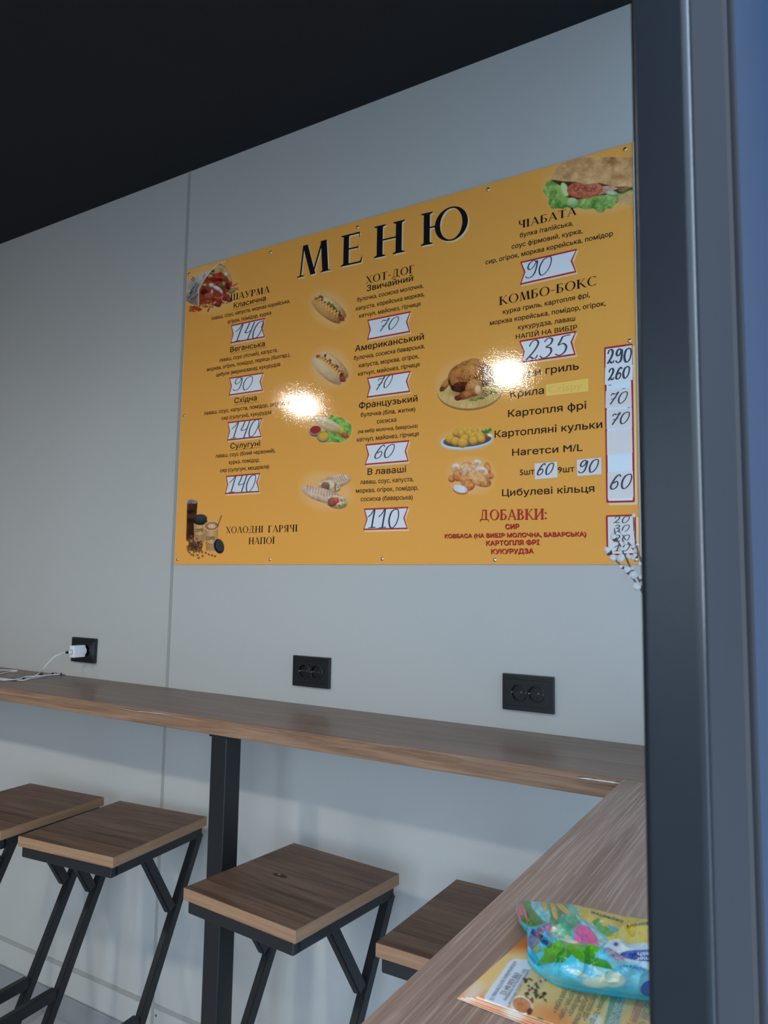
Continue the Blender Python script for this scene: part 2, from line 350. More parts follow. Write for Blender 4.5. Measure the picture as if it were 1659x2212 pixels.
# ------------------------------------------------------------------ stools
SX, SY, SZ = .336, .362, .790
def stool(x, y, a, label):
    o = empty('bar_stool', (x, y, 0), a); hx, hy = SX / 2, SY / 2
    bm = bmesh.new(); box_bm(bm, -hx, hx, -hy, hy, SZ - .026, SZ, .0012, 2); bm.normal_update()
    for f in bm.faces: f.material_index = 0 if f.normal.z > .9 else (2 if abs(f.normal.x) > .7 else 1)
    link('seat', mesh_bm(bm), [M['seat'], M['seatedge'], M['seatedgeY']], o)
    fx, fy, zt = hx - .010, hy - .006, SZ - .0265; tb = .024; w = .022
    bm = bmesh.new()
    box_bm(bm, -fx, fx, -fy, -fy + tb, zt - .028, zt, .003, 2); box_bm(bm, -fx, fx, fy - tb, fy, zt - .028, zt, .003, 2)
    box_bm(bm, -fx, -fx + tb, -fy + .01, fy - .01, zt - .0278, zt - .0002, .003, 2); box_bm(bm, fx - tb, fx, -fy + .01, fy - .01, zt - .0278, zt - .0002, .003, 2)
    link('seat_frame', mesh_bm(bm), M['blackmetal'], o)
    for s in (-1, 1):
        X = s * (fx - w / 2)
        bm = bmesh.new(); y1, z1, y0, z0 = .171, zt - .018, -.196, .015
        sqbar_bm(bm, (X, y1, z1), (X, y0, z0), w, .028, (1, 0, 0), .003)
        link('leg', mesh_bm(bm), M['blackmetal'], o)
        bm = bmesh.new(); sqbar_bm(bm, (X, -.047, zt - .018), (X, .062, .575), w - .001, .028, (1, 0, 0), .003)
        link('brace', mesh_bm(bm), M['blackmetal'], o)
        bm = bmesh.new(); box_bm(bm, X - w / 2 + .0005, X + w / 2 - .0005, -.235, -.050, .324, .354, .003, 2)
        link('footrest_arm', mesh_bm(bm), M['blackmetal'], o)
        bm = bmesh.new(); box_bm(bm, X - w / 2, X + w / 2, -.225, .165, 0, .024, .003, 2)
        link('floor_runner', mesh_bm(bm), M['blackmetal'], o)
    box('footrest_bar', -fx + .002, fx - .002, -.258, -.234, .324, .354, M['blackmetal'], o, .003, 2)
    box('floor_bar', -fx + w, fx - w, .135, .164, .001, .024, M['blackmetal'], o, .003, 2)
    # dark knot and streaks in the laminate of each seat
    tag(o, label, 'stool', 'wood topped black metal bar stools under the counter')
    return o
stool(-1.715, -.271, .1066, 'bar stool with brown seat just left of the black counter post')
s3 = stool(-1.071, -.299, -.0798, 'bar stool just right of the black counter post, dark knot in its brown seat')
stool(-2.121, -.307, .0936, 'leftmost bar stool, its brown seat cut by the left edge')
stool(-.593, -.267, .0019, 'bar stool with brown seat half hidden under the window counter')
# the knot printed in the third stool's seat
def knot(parent):
    for (rx, ry, col, dz) in ((.021, .0085, (.03, .021, .017), .0003), (.005, .003, (.30, .27, .25), .0005)):
        bm = bmesh.new(); n = 22
        cx, cy = (-.045, .0) if rx > .01 else (-.050, .002)
        vs = [bm.verts.new((cx + rx * (1 + .25 * math.sin(3 * i)) * math.cos(2 * math.pi * i / n), cy + ry * (1 + .2 * math.cos(5 * i)) * math.sin(2 * math.pi * i / n), SZ + dz)) for i in range(n)]
        bm.faces.new(vs); link('wood_knot', mesh_bm(bm), plain('knot', col, .5), parent)
knot(s3)

# ------------------------------------------------------------------ sockets
def bool_plate():
    bm = bmesh.new(); box_bm(bm, -.0555, .0555, -.0116, -.004, -.031, .031, .0005, 1); a = link('tmp_a', mesh_bm(bm))
    bm = bmesh.new()
    for cx in (-.0215, .0215): cyl_bm(bm, (cx, -.03, 0), (cx, -.0022, 0), .0185, n=40)
    b = link('tmp_b', mesh_bm(bm))
    md = a.modifiers.new('b', 'BOOLEAN'); md.object = b; md.operation = 'DIFFERENCE'; md.solver = 'EXACT'
    dg = bpy.context.evaluated_depsgraph_get(); me = bpy.data.meshes.new_from_object(a.evaluated_get(dg))
    bpy.data.objects.remove(a); bpy.data.objects.remove(b); return me
plate_me = bool_plate(); plate_me.materials.clear(); plate_me.materials.append(M['blackplastic'])
def frame_ring():
    bm = bmesh.new(); box_bm(bm, -.0635, .0635, -.011, -.0002, -.0425, .0425, .0012, 2); a = link('tmp_a', mesh_bm(bm))
    bm = bmesh.new(); box_bm(bm, -.0556, .0556, -.03, .01, -.0312, .0312); b = link('tmp_b', mesh_bm(bm))
    md = a.modifiers.new('b', 'BOOLEAN'); md.object = b; md.operation = 'DIFFERENCE'; md.solver = 'EXACT'
    dg = bpy.context.evaluated_depsgraph_get(); me = bpy.data.meshes.new_from_object(a.evaluated_get(dg))
    bpy.data.objects.remove(a); bpy.data.objects.remove(b); me.materials.clear(); me.materials.append(M['blackplastic']); return me
frame_me = frame_ring()
def socket(x, z, label):
    o = empty('wall_socket', (x, 0, z)); hw, hh = .0635, .0425
    link('frame', frame_me, None, o)
    box('backing', -.058, .058, -.0022, -.0002, -.034, .034, M['blackplastic'], o)
    link('face_plate', plate_me, None, o)
    for cx in (-.0215, .0215):
        n = 40; bm = bmesh.new()
        prof = ((.0185, -.0022), (.0185, -.0136), (.0193, -.0141), (.0206, -.0137), (.0213, -.0118))
        A = [[bm.verts.new((cx + r * math.cos(2 * math.pi * i / n), y, r * math.sin(2 * math.pi * i / n))) for i in range(n)] for r, y in prof]
        for p, q in zip(A, A[1:]):
            for i in range(n): bm.faces.new((p[i], p[(i + 1) % n], q[(i + 1) % n], q[i]))
        rim = link('socket_rim', mesh_bm(bm, smooth=True), M['blackplastic'], o)
        for dz in (-.0088, .0088):
            bm = bmesh.new(); cyl_bm(bm, (cx, -.0021, dz), (cx, -.0027, dz), .0024, n=14); link('pin_hole', mesh_bm(bm), M['darkhole'], o)
        bm = bmesh.new(); cyl_bm(bm, (cx + .003, -.0022, .0), (cx + .003, -.0034, .0), .0016, n=12); link('centre_screw', mesh_bm(bm, smooth=False), M['steel'], o)
        for s in (-1, 1):
            bm = bmesh.new(); box_bm(bm, cx + s * .0178 - .0011, cx + s * .0178 + .0011, -.0125, -.0024, -.0018, .0018, .0004); link('earth_clip', mesh_bm(bm), M['brass'], o)
    tag(o, label, 'socket', 'black double wall sockets above the counter')
    return o
socket(-.615, 1.2185, 'black double wall socket nearest the window counter, right of the three')
socket(-1.254, 1.2215, 'middle black double wall socket under the orange menu board')
socket(-2.247, 1.2235, 'leftmost black wall socket with a white charger plugged in')

# ------------------------------------------------------------------ charger and cables
ch = empty('phone_charger', (-2.234, -.0172, 1.2225)); tag(ch, 'white plastic phone charger plugged into the leftmost black socket', 'charger')
box('body', -.0125, .0125, -.049, -.001, -.0205, .0205, M['whiteplastic'], ch, .003, 3)
bm = bmesh.new(); cyl_bm(bm, (0, -.001, 0), (0, .0008, 0), .0135, .0145, n=24)
link('plug_base', mesh_bm(bm), M['whiteplastic'], ch)
box('port_rim', -.0085, .0085, -.0494, -.0488, -.0075, .0075, plain('port_grey', (.45, .46, .47), .4), ch)
cy0 = -.0172 - .0494
cab = empty('charging_cable', (-2.234, cy0, 1.2215)); tag(cab, 'thin white charging cable curving from the charger down to the counter', 'cable')
O = np.array([-2.234, cy0, 1.2215])
box('usb_plug', -.006, .006, -.014, -.0004, -.005, .005, M['whiteplastic'], cab, .001)
bm = bmesh.new(); cyl_bm(bm, (0, -.0135, 0), (0, -.024, -.0005), .0055, .0022, n=12); link('strain_relief', mesh_bm(bm), M['blackplastic'], cab)
def cable_px(pts):
    out = []
    for x, y, mode, v in pts:
        px = zz(15, x, y); out.append(hitY(px[0], px[1], v) if mode == 'Y' else hitZ(px[0], px[1], ZT + v))
    return out
pts = cable_px([(905, 225, 'Y', -.115), (810, 270, 'Y', -.13), (720, 360, 'Y', -.14), (640, 455, 'Y', -.15), (560, 530, 'Z', .012), (480, 580, 'Z', .006), (390, 610, 'Z', .004), (290, 618, 'Z', .0025), (200, 600, 'Z', .0025)])
pts = [np.array([-2.234, cy0 - .023, 1.221])] + [np.array([-2.238, cy0 - .034, 1.2205])] + pts
bm = bmesh.new(); tube_bm(bm, [p - O for p in smooth_path(pts, 6)], .0019, 8)
link('cord', mesh_bm(bm, smooth=True), M['cable'], cab)
cb2 = empty('coiled_cables', tuple(hitZ(60, 1462, ZT))); tag(cb2, 'bundle of white cables with black clips lying on the left end of the wall counter', 'cable')
O2 = np.array(cb2.location)
def coil(name, pz, r, mat, h=.002):
    P = cable_px([(x, y, 'Z', h) for x, y in pz]); bm = bmesh.new(); tube_bm(bm, [p - O2 for p in smooth_path(P, 6)], r, 8)
    return link(name, mesh_bm(bm, smooth=True), mat, cb2)
coil('cord', [(-200, 560), (-60, 600), (60, 615), (200, 606), (300, 595), (450, 568), (640, 548), (760, 538), (900, 528)], .0019, M['cable'], .0052)
coil('cord', [(-160, 500), (-40, 470), (100, 468), (255, 472)], .0018, M['cable'], .0035)
coil('cord', [(-180, 590), (-60, 545), (60, 510), (150, 490), (265, 485)], .0018, M['cable'], .0022)
coil('cord', [(-80, 575), (40, 592), (150, 606), (260, 600), (390, 566), (560, 556), (680, 545)], .0018, M['cable'], .0085)
coil('cord', [(365, 590), (500, 585), (620, 568), (700, 552)], .0019, M['cable'], .0022)
for seg in ([(175, 603), (240, 600)], [(345, 592), (368, 575)], [(600, 530), (640, 520)], [(775, 520), (800, 518)], [(893, 528), (922, 526)]):
    coil('clip', [seg[0], ((seg[0][0] + seg[1][0]) / 2, (seg[0][1] + seg[1][1]) / 2), seg[1]], .0036, M['blackplastic'], .0048)
for seg in ([(922, 524), (972, 520)], [(805, 512), (830, 505)], [(620, 522), (650, 520)]):
    coil('connector', [seg[0], ((seg[0][0] + seg[1][0]) / 2, (seg[0][1] + seg[1][1]) / 2), seg[1]], .0033, plain('connector_grey', (.6, .57, .52), .35), .0048)

# ------------------------------------------------------------------ poster board
PT = .0035
po = empty('menu_board', ((PX0 + PX1) / 2, 0, PZ0)); tag(po, 'large orange menu board with food pictures and prices screwed to the grey wall', 'menu board')
PO = np.array([(PX0 + PX1) / 2, 0, PZ0])
def lp(X, Y, Z): return (X - PO[0], Y - PO[1], Z - PO[2])
box('board', PX0 - PO[0], PX1 - PO[0], -PT, -.0003, 0, PZ1 - PZ0, M['poster'], po)
# unprinted white right margin that curls off the wall a little
bm = bmesh.new(); rows = []
for i in range(13):
    z = (PZ1 - PZ0) * i / 12; wv = .0012 * math.sin(i * 1.7)
    rows.append([bm.verts.new((PX1 - PO[0] + a, y, z)) for a, y in ((0.0002, -PT), (.0015, -PT - .0035 + wv * .3), (.006, -PT - .0026), (.0165 + wv, -.0012), (.0165 + wv, -.0004), (0.0002, -.0004))])
for a, b in zip(rows, rows[1:]):
    for i in range(6): bm.faces.new((a[i], a[(i + 1) % 6], b[(i + 1) % 6], b[i]))
bm.faces.new(rows[0]); bm.faces.new(rows[-1][::-1])
link('white_margin', mesh_bm(bm), M['edgewhite'], po)
bm0 = bmesh.new(); n = 18; prev = None
for k in range(5):
    a = k / 4 * math.pi / 2
    cur = [bm0.verts.new((.0052 * math.cos(a) * math.cos(2 * math.pi * i / n), -.0026 * math.sin(a), .0052 * math.cos(a) * math.sin(2 * math.pi * i / n))) for i in range(n)] if k < 4 else [bm0.verts.new((0, -.0026, 0))]
    if prev:
        for i in range(n): bm0.faces.new((prev[i], prev[(i + 1) % n], cur[(i + 1) % n], cur[i]) if len(cur) > 1 else (prev[i], prev[(i + 1) % n], cur[0]))
    prev = cur
screw_me = mesh_bm(bm0, smooth=True); screw_me.materials.append(M['steel'])
for px in ((408.5, 593), (585, 546), (774.5, 492), (1058, 410.5), (1355.5, 324), (399, 900), (1362.5, 740), (386.5, 1209), (586, 1209), (828, 1208), (1070, 1210), (1372, 1209)):
    X, Z = PP(*px); s = link('screw', screw_me, None, po); s.location = lp(X, -PT, Z)

class Flat:
    """collects flat print polygons on the board, given in board coordinates"""
    def __init__(s, depth): s.v = []; s.f = []; s.d = depth
    def poly(s, pts):
        k = len(s.v); s.v += [lp(x, -PT - s.d, z) for x, z in pts]; s.f.append(list(range(k, k + len(pts))))
    def union(s, polys, sc_=100.0):
        vv, ff = winding_fill([ccw([(x * sc_, y * sc_) for x, y in P]) for P in polys]); k = len(s.v)
        s.v += [lp(x / sc_, -PT - s.d, y / sc_) for x, y in vv]; s.f += [[a + k for a in t] for t in ff]
    def polypx(s, pts): s.poly([PP(*p) for p in pts])
    def build(s, name, mat, parent=po, flip=True):
        me = bpy.data.meshes.new(name); me.from_pydata(s.v, [], s.f); me.update()
        bm = bmesh.new(); bm.from_mesh(me)
        for f in bm.faces:
            f.normal_update()
            if f.normal.y > 0: f.normal_flip()
        bm.to_mesh(me); bm.free()
        return link(name, me, mat, parent)

# ---- sans text through Blender's own font
from mathutils.geometry import delaunay_2d_cdt
def winding_fill(segs):
    """union of overlapping outlines: constrained triangulation kept where the winding number is not zero"""
    pts = []; ed = []
    for P in segs:
        k = len(pts); pts += [Vector((float(p[0]), float(p[1]))) for p in P]; ed += [(k + a, k + (a + 1) % len(P)) for a in range(len(P))]
    vo, _, fo, *_r = delaunay_2d_cdt(pts, ed, [], 0, 1e-7)
    A = np.array([tuple(p)[:2] for P in segs for p in P], float); B = np.array([tuple(P[(a + 1) % len(P)])[:2] for P in segs for a in range(len(P))], float)
    vv = np.array([tuple(p) for p in vo]); ff = np.array([list(t) for t in fo if len(t) == 3]); cen = vv[ff].mean(1)
    wn = np.zeros(len(cen), int)
    for (ax, ay), (bx, by) in zip(A, B):
        cx, cy = cen[:, 0], cen[:, 1]; side = (bx - ax) * (cy - ay) - (cx - ax) * (by - ay)
        wn += ((ay <= cy) & (by > cy) & (side > 0)).astype(int) - ((ay > cy) & (by <= cy) & (side < 0)).astype(int)
    return vv, ff[wn != 0].tolist()
def ccw(P):
    a = sum(P[i][0] * P[(i + 1) % len(P)][1] - P[(i + 1) % len(P)][0] * P[i][1] for i in range(len(P)))
    return list(P) if a > 0 else list(P)[::-1]
def text_mesh(body, offset=.016):
    """outlines of Blender's own font, filled contour by contour (its glyphs are made of overlapping contours)"""
    cu = bpy.data.curves.new('t', 'FONT'); cu.body = body; cu.size = 1; cu.resolution_u = 3; cu.fill_mode = 'NONE'
    o = bpy.data.objects.new('t', cu); C.objects.link(o)
    dg = bpy.context.evaluated_depsgraph_get(); me = bpy.data.meshes.new_from_object(o.evaluated_get(dg))
    co = [tuple(v.co[:2]) for v in me.vertices]; nb = {}
    for e in me.edges: a, b = e.vertices; nb.setdefault(a, []).append(b); nb.setdefault(b, []).append(a)
    bpy.data.objects.remove(o); bpy.data.curves.remove(cu); bpy.data.meshes.remove(me)
    seen = set(); loops = []
    for st in sorted(nb):
        if st in seen: continue
        lp_ = [st]; seen.add(st); cur = st
        while True:
            nx_ = [k for k in nb[cur] if k not in seen]
            if not nx_: break
            cur = min(nx_) if len(lp_) == 1 else nx_[0]; seen.add(cur); lp_.append(cur)
        P = []
        for k in lp_:
            if not P or math.hypot(co[k][0] - P[-1][0], co[k][1] - P[-1][1]) > 1e-5: P.append(co[k])
        if len(P) > 2 and math.hypot(P[0][0] - P[-1][0], P[0][1] - P[-1][1]) < 1e-5: P.pop()
        if len(P) > 2: loops.append(P)
    area = lambda P: sum(P[i][0] * P[(i + 1) % len(P)][1] - P[(i + 1) % len(P)][0] * P[i][1] for i in range(len(P))) / 2
    def inside(pt, P):
        c_ = False; x, y = pt
        for i in range(len(P)):
            x0, y0 = P[i]; x1, y1 = P[(i + 1) % len(P)]
            if (y0 > y) != (y1 > y) and x < (x1 - x0) * (y - y0) / (y1 - y0) + x0: c_ = not c_
        return c_
    if not loops: return np.zeros((1, 2)), []
    sg = [1 if area(P) > 0 else -1 for P in loops]; ar = [abs(area(P)) for P in loops]
    def fat(P, sgn):
        Q = []
        for i in range(len(P)):
            a, b, c_ = P[i - 1], P[i], P[(i + 1) % len(P)]; d0 = (b[0] - a[0], b[1] - a[1]); d1 = (c_[0] - b[0], c_[1] - b[1])
            l0 = math.hypot(*d0) or 1; l1 = math.hypot(*d1) or 1; nx_ = (d0[1] / l0 + d1[1] / l1) * sgn; ny_ = (-d0[0] / l0 - d1[0] / l1) * sgn; L = math.hypot(nx_, ny_) or 1
            Q.append((b[0] + nx_ / L * offset, b[1] + ny_ / L * offset))
        return Q
    parent_of = {}
    for i, P in enumerate(loops):          # a hole runs against the contour that holds it
        cands = [k for k in range(len(loops)) if k != i and ar[k] > ar[i] and sg[k] != sg[i] and all(inside(p, loops[k]) for p in P[::max(1, len(P) // 6)])]
        if cands: parent_of[i] = min(cands, key=lambda k: ar[k])
    segs = [fat(P, sg[parent_of[i]] if i in parent_of else sg[i]) for i, P in enumerate(loops)]
    return winding_fill(segs)
def add_text(fl, body, L, R, size, offset=.012):
    """L, R: photographed ends of the base line; size: font size in metres on the board"""
    vs, fs = text_mesh(body, offset); a = np.array(PP(*L)); b = np.array(PP(*R))
    x0, x1 = vs[:, 0].min(), vs[:, 0].max(); sx_ = (b - a) / (x1 - x0); k = len(fl.v)
    for x, y in vs:
        P = a + sx_ * (x - x0); fl.v.append(lp(P[0], -PT - fl.d, P[1] + y * size))
    for f in fs: fl.f.append([i + k for i in f])

# ---- serif capitals drawn as strokes
def G(ch):
    """polygons of a classical serif capital, cap height 1; returns (polys, width)"""
    P = []; T, t = .175, .055
    def q(*p): P.append(list(p))
    def stem(x, y0=0, y1=1, w=T, st=True, sb=True, k=1.0):
        q((x - w / 2, y0), (x + w / 2, y0), (x + w / 2, y1), (x - w / 2, y1))
        s = .085 * k
        for on, y, d in ((sb, y0, 1), (st, y1, -1)):
            if on:
                q((x - w / 2 - s, y), (x + w / 2 + s, y), (x + w / 2 + s, y + d * .022), (x + w / 2, y + d * .07), (x - w / 2, y + d * .07), (x - w / 2 - s, y + d * .022))
    def diag(x0, y0, x1, y1, w): q((x0 - w / 2, y0), (x0 + w / 2, y0), (x1 + w / 2, y1), (x1 - w / 2, y1))
    def bar(x0, x1, y, w=t): q((x0, y - w / 2), (x1, y - w / 2), (x1, y + w / 2), (x0, y + w / 2))
    def ser(x, y, w=.24, up=1): q((x - w / 2, y), (x + w / 2, y), (x + w / 2, y + up * .022), (x, y + up * .06), (x - w / 2, y + up * .022))
    def ring(cx, cy, rx, ry, tx, ty, a0=0, a1=360, n=36):
        n = max(6, int(n * abs(a1 - a0) / 360))
        for i in range(n):
            u0 = math.radians(a0 + (a1 - a0) * i / n); u1 = math.radians(a0 + (a1 - a0) * (i + 1) / n)
            q((cx + rx * math.cos(u0), cy + ry * math.sin(u0)), (cx + rx * math.cos(u1), cy + ry * math.sin(u1)),
              (cx + (rx - tx) * math.cos(u1), cy + (ry - ty) * math.sin(u1)), (cx + (rx - tx) * math.cos(u0), cy + (ry - ty) * math.sin(u0)))
    if ch == 'М':
        diag(.12, 0, .20, 1, .045); ser(.12, 0, .22); diag(.245, 1, .5, 0, .15); diag(.49, 0, .76, 1, .045); diag(.80, 1, .87, 0, T); ser(.87, 0, .30); w = 1.02
    elif ch == 'Е':
        stem(.17); bar(.17, .60, .975, .05); bar(.17, .56, .52, .045); bar(.17, .66, .025, .05); q((.60, 1), (.60, .80), (.575, .95)); q((.66, 0), (.70, .24), (.62, .05), (.5, .05)); q((.56, .42), (.56, .62), (.535, .52)); w = .72
    elif ch == 'Н': stem(.17); stem(.73); bar(.17, .73, .52, .045); w = .92
    elif ch == 'Ю': stem(.17); bar(.17, .5, .52, .045); ring(.86, .5, .46, .52, .15, .04); w = 1.36
    elif ch == 'Ш': stem(.15, k=.8); stem(.58, k=.8); stem(1.01, k=.8); bar(.15, 1.01, .022, .045); w = 1.18
    elif ch == 'А': diag(.10, 0, .42, 1, .045); ser(.10, 0, .2); diag(.43, 1, .76, 0, .15); ser(.76, 0, .28); bar(.2, .62, .33, .04); w = .88
    elif ch == 'У': diag(.12, 1, .44, .30, .15); ser(.12, 1, .28, -1); diag(.74, 1, .36, .05, .045); ser(.74, 1, .2, -1); q((.36, .05), (.40, .12), (.22, .13), (.16, .03), (.25, -.02)); w = .84
    elif ch == 'Р': stem(.17); ring(.32, .72, .34, .29, .14, .04, -90, 90); bar(.17, .33, .98, .04); bar(.17, .33, .45, .04); w = .72
    elif ch == 'Х': diag(.14, 1, .72, 0, .15); diag(.72, 1, .12, 0, .045); ser(.14, 1, .26, -1); ser(.72, 1, .2, -1); ser(.12, 0, .2); ser(.72, 0, .28); w = .84
    elif ch == 'О': ring(.5, .5, .46, .52, .15, .04); w = 1.0
    elif ch == 'Т': stem(.40, st=False); bar(.04, .76, .975, .05); q((.04, 1), (.04, .78), (.08, .95)); q((.76, 1), (.76, .78), (.72, .95)); w = .80
    elif ch == '-': bar(.05, .38, .42, .07); w = .44
    elif ch == 'Д': diag(.22, .05, .34, 1, .045); stem(.66, .04, 1, .14, st=False, sb=False); bar(.26, .76, .975, .05); bar(.06, .92, .05, .05); q((.06, .07), (.04, -.17), (.08, -.17), (.13, .03)); q((.92, .07), (.94, -.17), (.90, -.17), (.85, .03)); w = .98
    elif ch == 'Г': stem(.17); bar(.17, .60, .975, .05); q((.60, 1), (.60, .76), (.565, .95)); w = .64
    elif ch == 'Ч': stem(.62); ring(.38, .80, .25, .38, .12, .06, 180, 290); q((.13, 1), (.25, 1), (.25, .78), (.13, .78)); ser(.19, 1, .28, -1); bar(.45, .62, .46, .05); w = .80
    elif ch in 'ІЇ':
        stem(.17); w = .36
        if ch == 'Ї':
            for cx in (.07, .27): ring(cx, 1.13, .05, .05, .05, .05, 0, 360, 10)
    elif ch == 'Б': stem(.17, st=False); bar(.08, .62, .975, .05); q((.62, 1), (.62, .8), (.585, .95)); ring(.32, .29, .36, .29, .14, .04, -90, 90); bar(.17, .33, .02, .04); bar(.17, .33, .56, .04); w = .74
    elif ch == 'В': stem(.17); ring(.30, .76, .28, .24, .13, .04, -90, 90); ring(.32, .27, .36, .27, .14, .04, -90, 90); bar(.17, .33, .02, .04); bar(.17, .33, .52, .04); bar(.17, .31, .98, .04); w = .74
    elif ch == 'К': stem(.17); diag(.66, 1, .27, .48, .045); diag(.34, .56, .76, 0, .15); ser(.66, 1, .2, -1); ser(.78, 0, .24); w = .86
    elif ch == 'С': ring(.5, .5, .46, .52, .15, .04, 48, 312); q((.81, .80), (.80, .98), (.77, .90)); q((.81, .2), (.80, .02), (.77, .1)); w = .86
    elif ch == 'И': stem(.17); stem(.77); diag(.2, .08, .74, .92, .06); w = .95
    elif ch == 'Л': diag(.12, 0, .42, 1, .045); ser(.12, 0, .2); diag(.43, 1, .74, 0, .15); ser(.74, 0, .28); w = .86
    elif ch == 'Я': stem(.58); ring(.42, .72, .34, .29, .14, .04, 90, 270); bar(.42, .58, .98, .04); bar(.42, .58, .45, .04); diag(.40, .45, .14, 0, .11); ser(.12, 0, .2); w = .76
    elif ch == 'П': stem(.17); stem(.73); bar(.17, .73, .975, .05); w = .92
    elif ch == ':': ring(.1, .09, .08, .08, .08, .08, 0, 360, 12); ring(.1, .6, .08, .08, .08, .08, 0, 360, 12); w = .22
    else: w = .4
    return P, w
def add_serif(fl, s, L, R, cap, gap=.04, shift=(0, 0)):
    polys = []; x = 0
    for ch in s:
        P, w = G(ch); polys += [[(px + x, py) for px, py in pl] for pl in P]; x += w + gap
    x -= gap; a = np.array(PP(*L)); b = np.array(PP(*R))
    out = []
    for pl in polys:
        out.append([(a[0] + (b[0] - a[0]) * px / x + shift[0], a[1] + (b[1] - a[1]) * px / x + py * cap + shift[1]) for px, py in pl])
    fl.union(out)

# ---- headings
T0, T1, T2 = .0004, .0006, .0008
fl = Flat(T0); f2 = Flat(T1)
tit = [('М', (80, 730), (345, 668), .098), ('Е', (425, 643), (600, 605), .094), ('Н', (685, 577), (930, 525), .094), ('Ю', (1052, 482), (1432, 408), .092)]
for ch, L, R_p, cap in tit:
    fl = Flat(T0); f2 = Flat(T1)
    add_serif(fl, ch, zz(8, *L), zz(8, *R_p), cap, shift=(.0045, -.0050)); add_serif(f2, ch, zz(8, *L), zz(8, *R_p), cap)
    fl.build('title_shadow', M['cream']); f2.build('title_letter', M['inkblack'])
f = Flat(T1); add_serif(f, 'ШАУРМА', zz(1, 655, 618), zz(1, 1128, 517), .0215); f.build('heading_lettering', M['ink'])
f = Flat(T1); add_serif(f, 'ХОТ-ДОГ', zz(3, 868, 300), zz(3, 1432, 168), .0225); f.build('heading_lettering', M['ink'])
f = Flat(T1); add_serif(f, 'ЧІАБАТА', zz(5, 412, 885), zz(5, 985, 745), .0205); f.build('heading_lettering', M['ink'])
f = Flat(T1); add_serif(f, 'КОМБО-БОКС', zz(5, 228, 1628), zz(5, 1178, 1430), .0225); f.build('heading_lettering', M['ink'])
f = Flat(T1); add_serif(f, 'ХОЛОДНІ', zz(2, 612, 1622), zz(2, 1058, 1612), .0205, .05); f.build('heading_lettering', M['ink'])
f = Flat(T1); add_serif(f, 'ГАРЯЧІ', zz(2, 1115, 1612), zz(2, 1468, 1600), .0205, .05); f.build('heading_lettering', M['ink'])
f = Flat(T1); add_serif(f, 'НАПОЇ', zz(2, 885, 1752), zz(2, 1195, 1745), .0205, .05); f.build('heading_lettering', M['ink'])
for f, mt_, sh in ((Flat(T0), M['redshadow'], (.0010, -.0013)), (Flat(T1), M['red'], (0, 0))):
    add_serif(f, 'ДОБАВКИ:', zz(7, 378, 722), zz(7, 888, 716), .0255, shift=sh); f.build('heading_lettering', mt_)

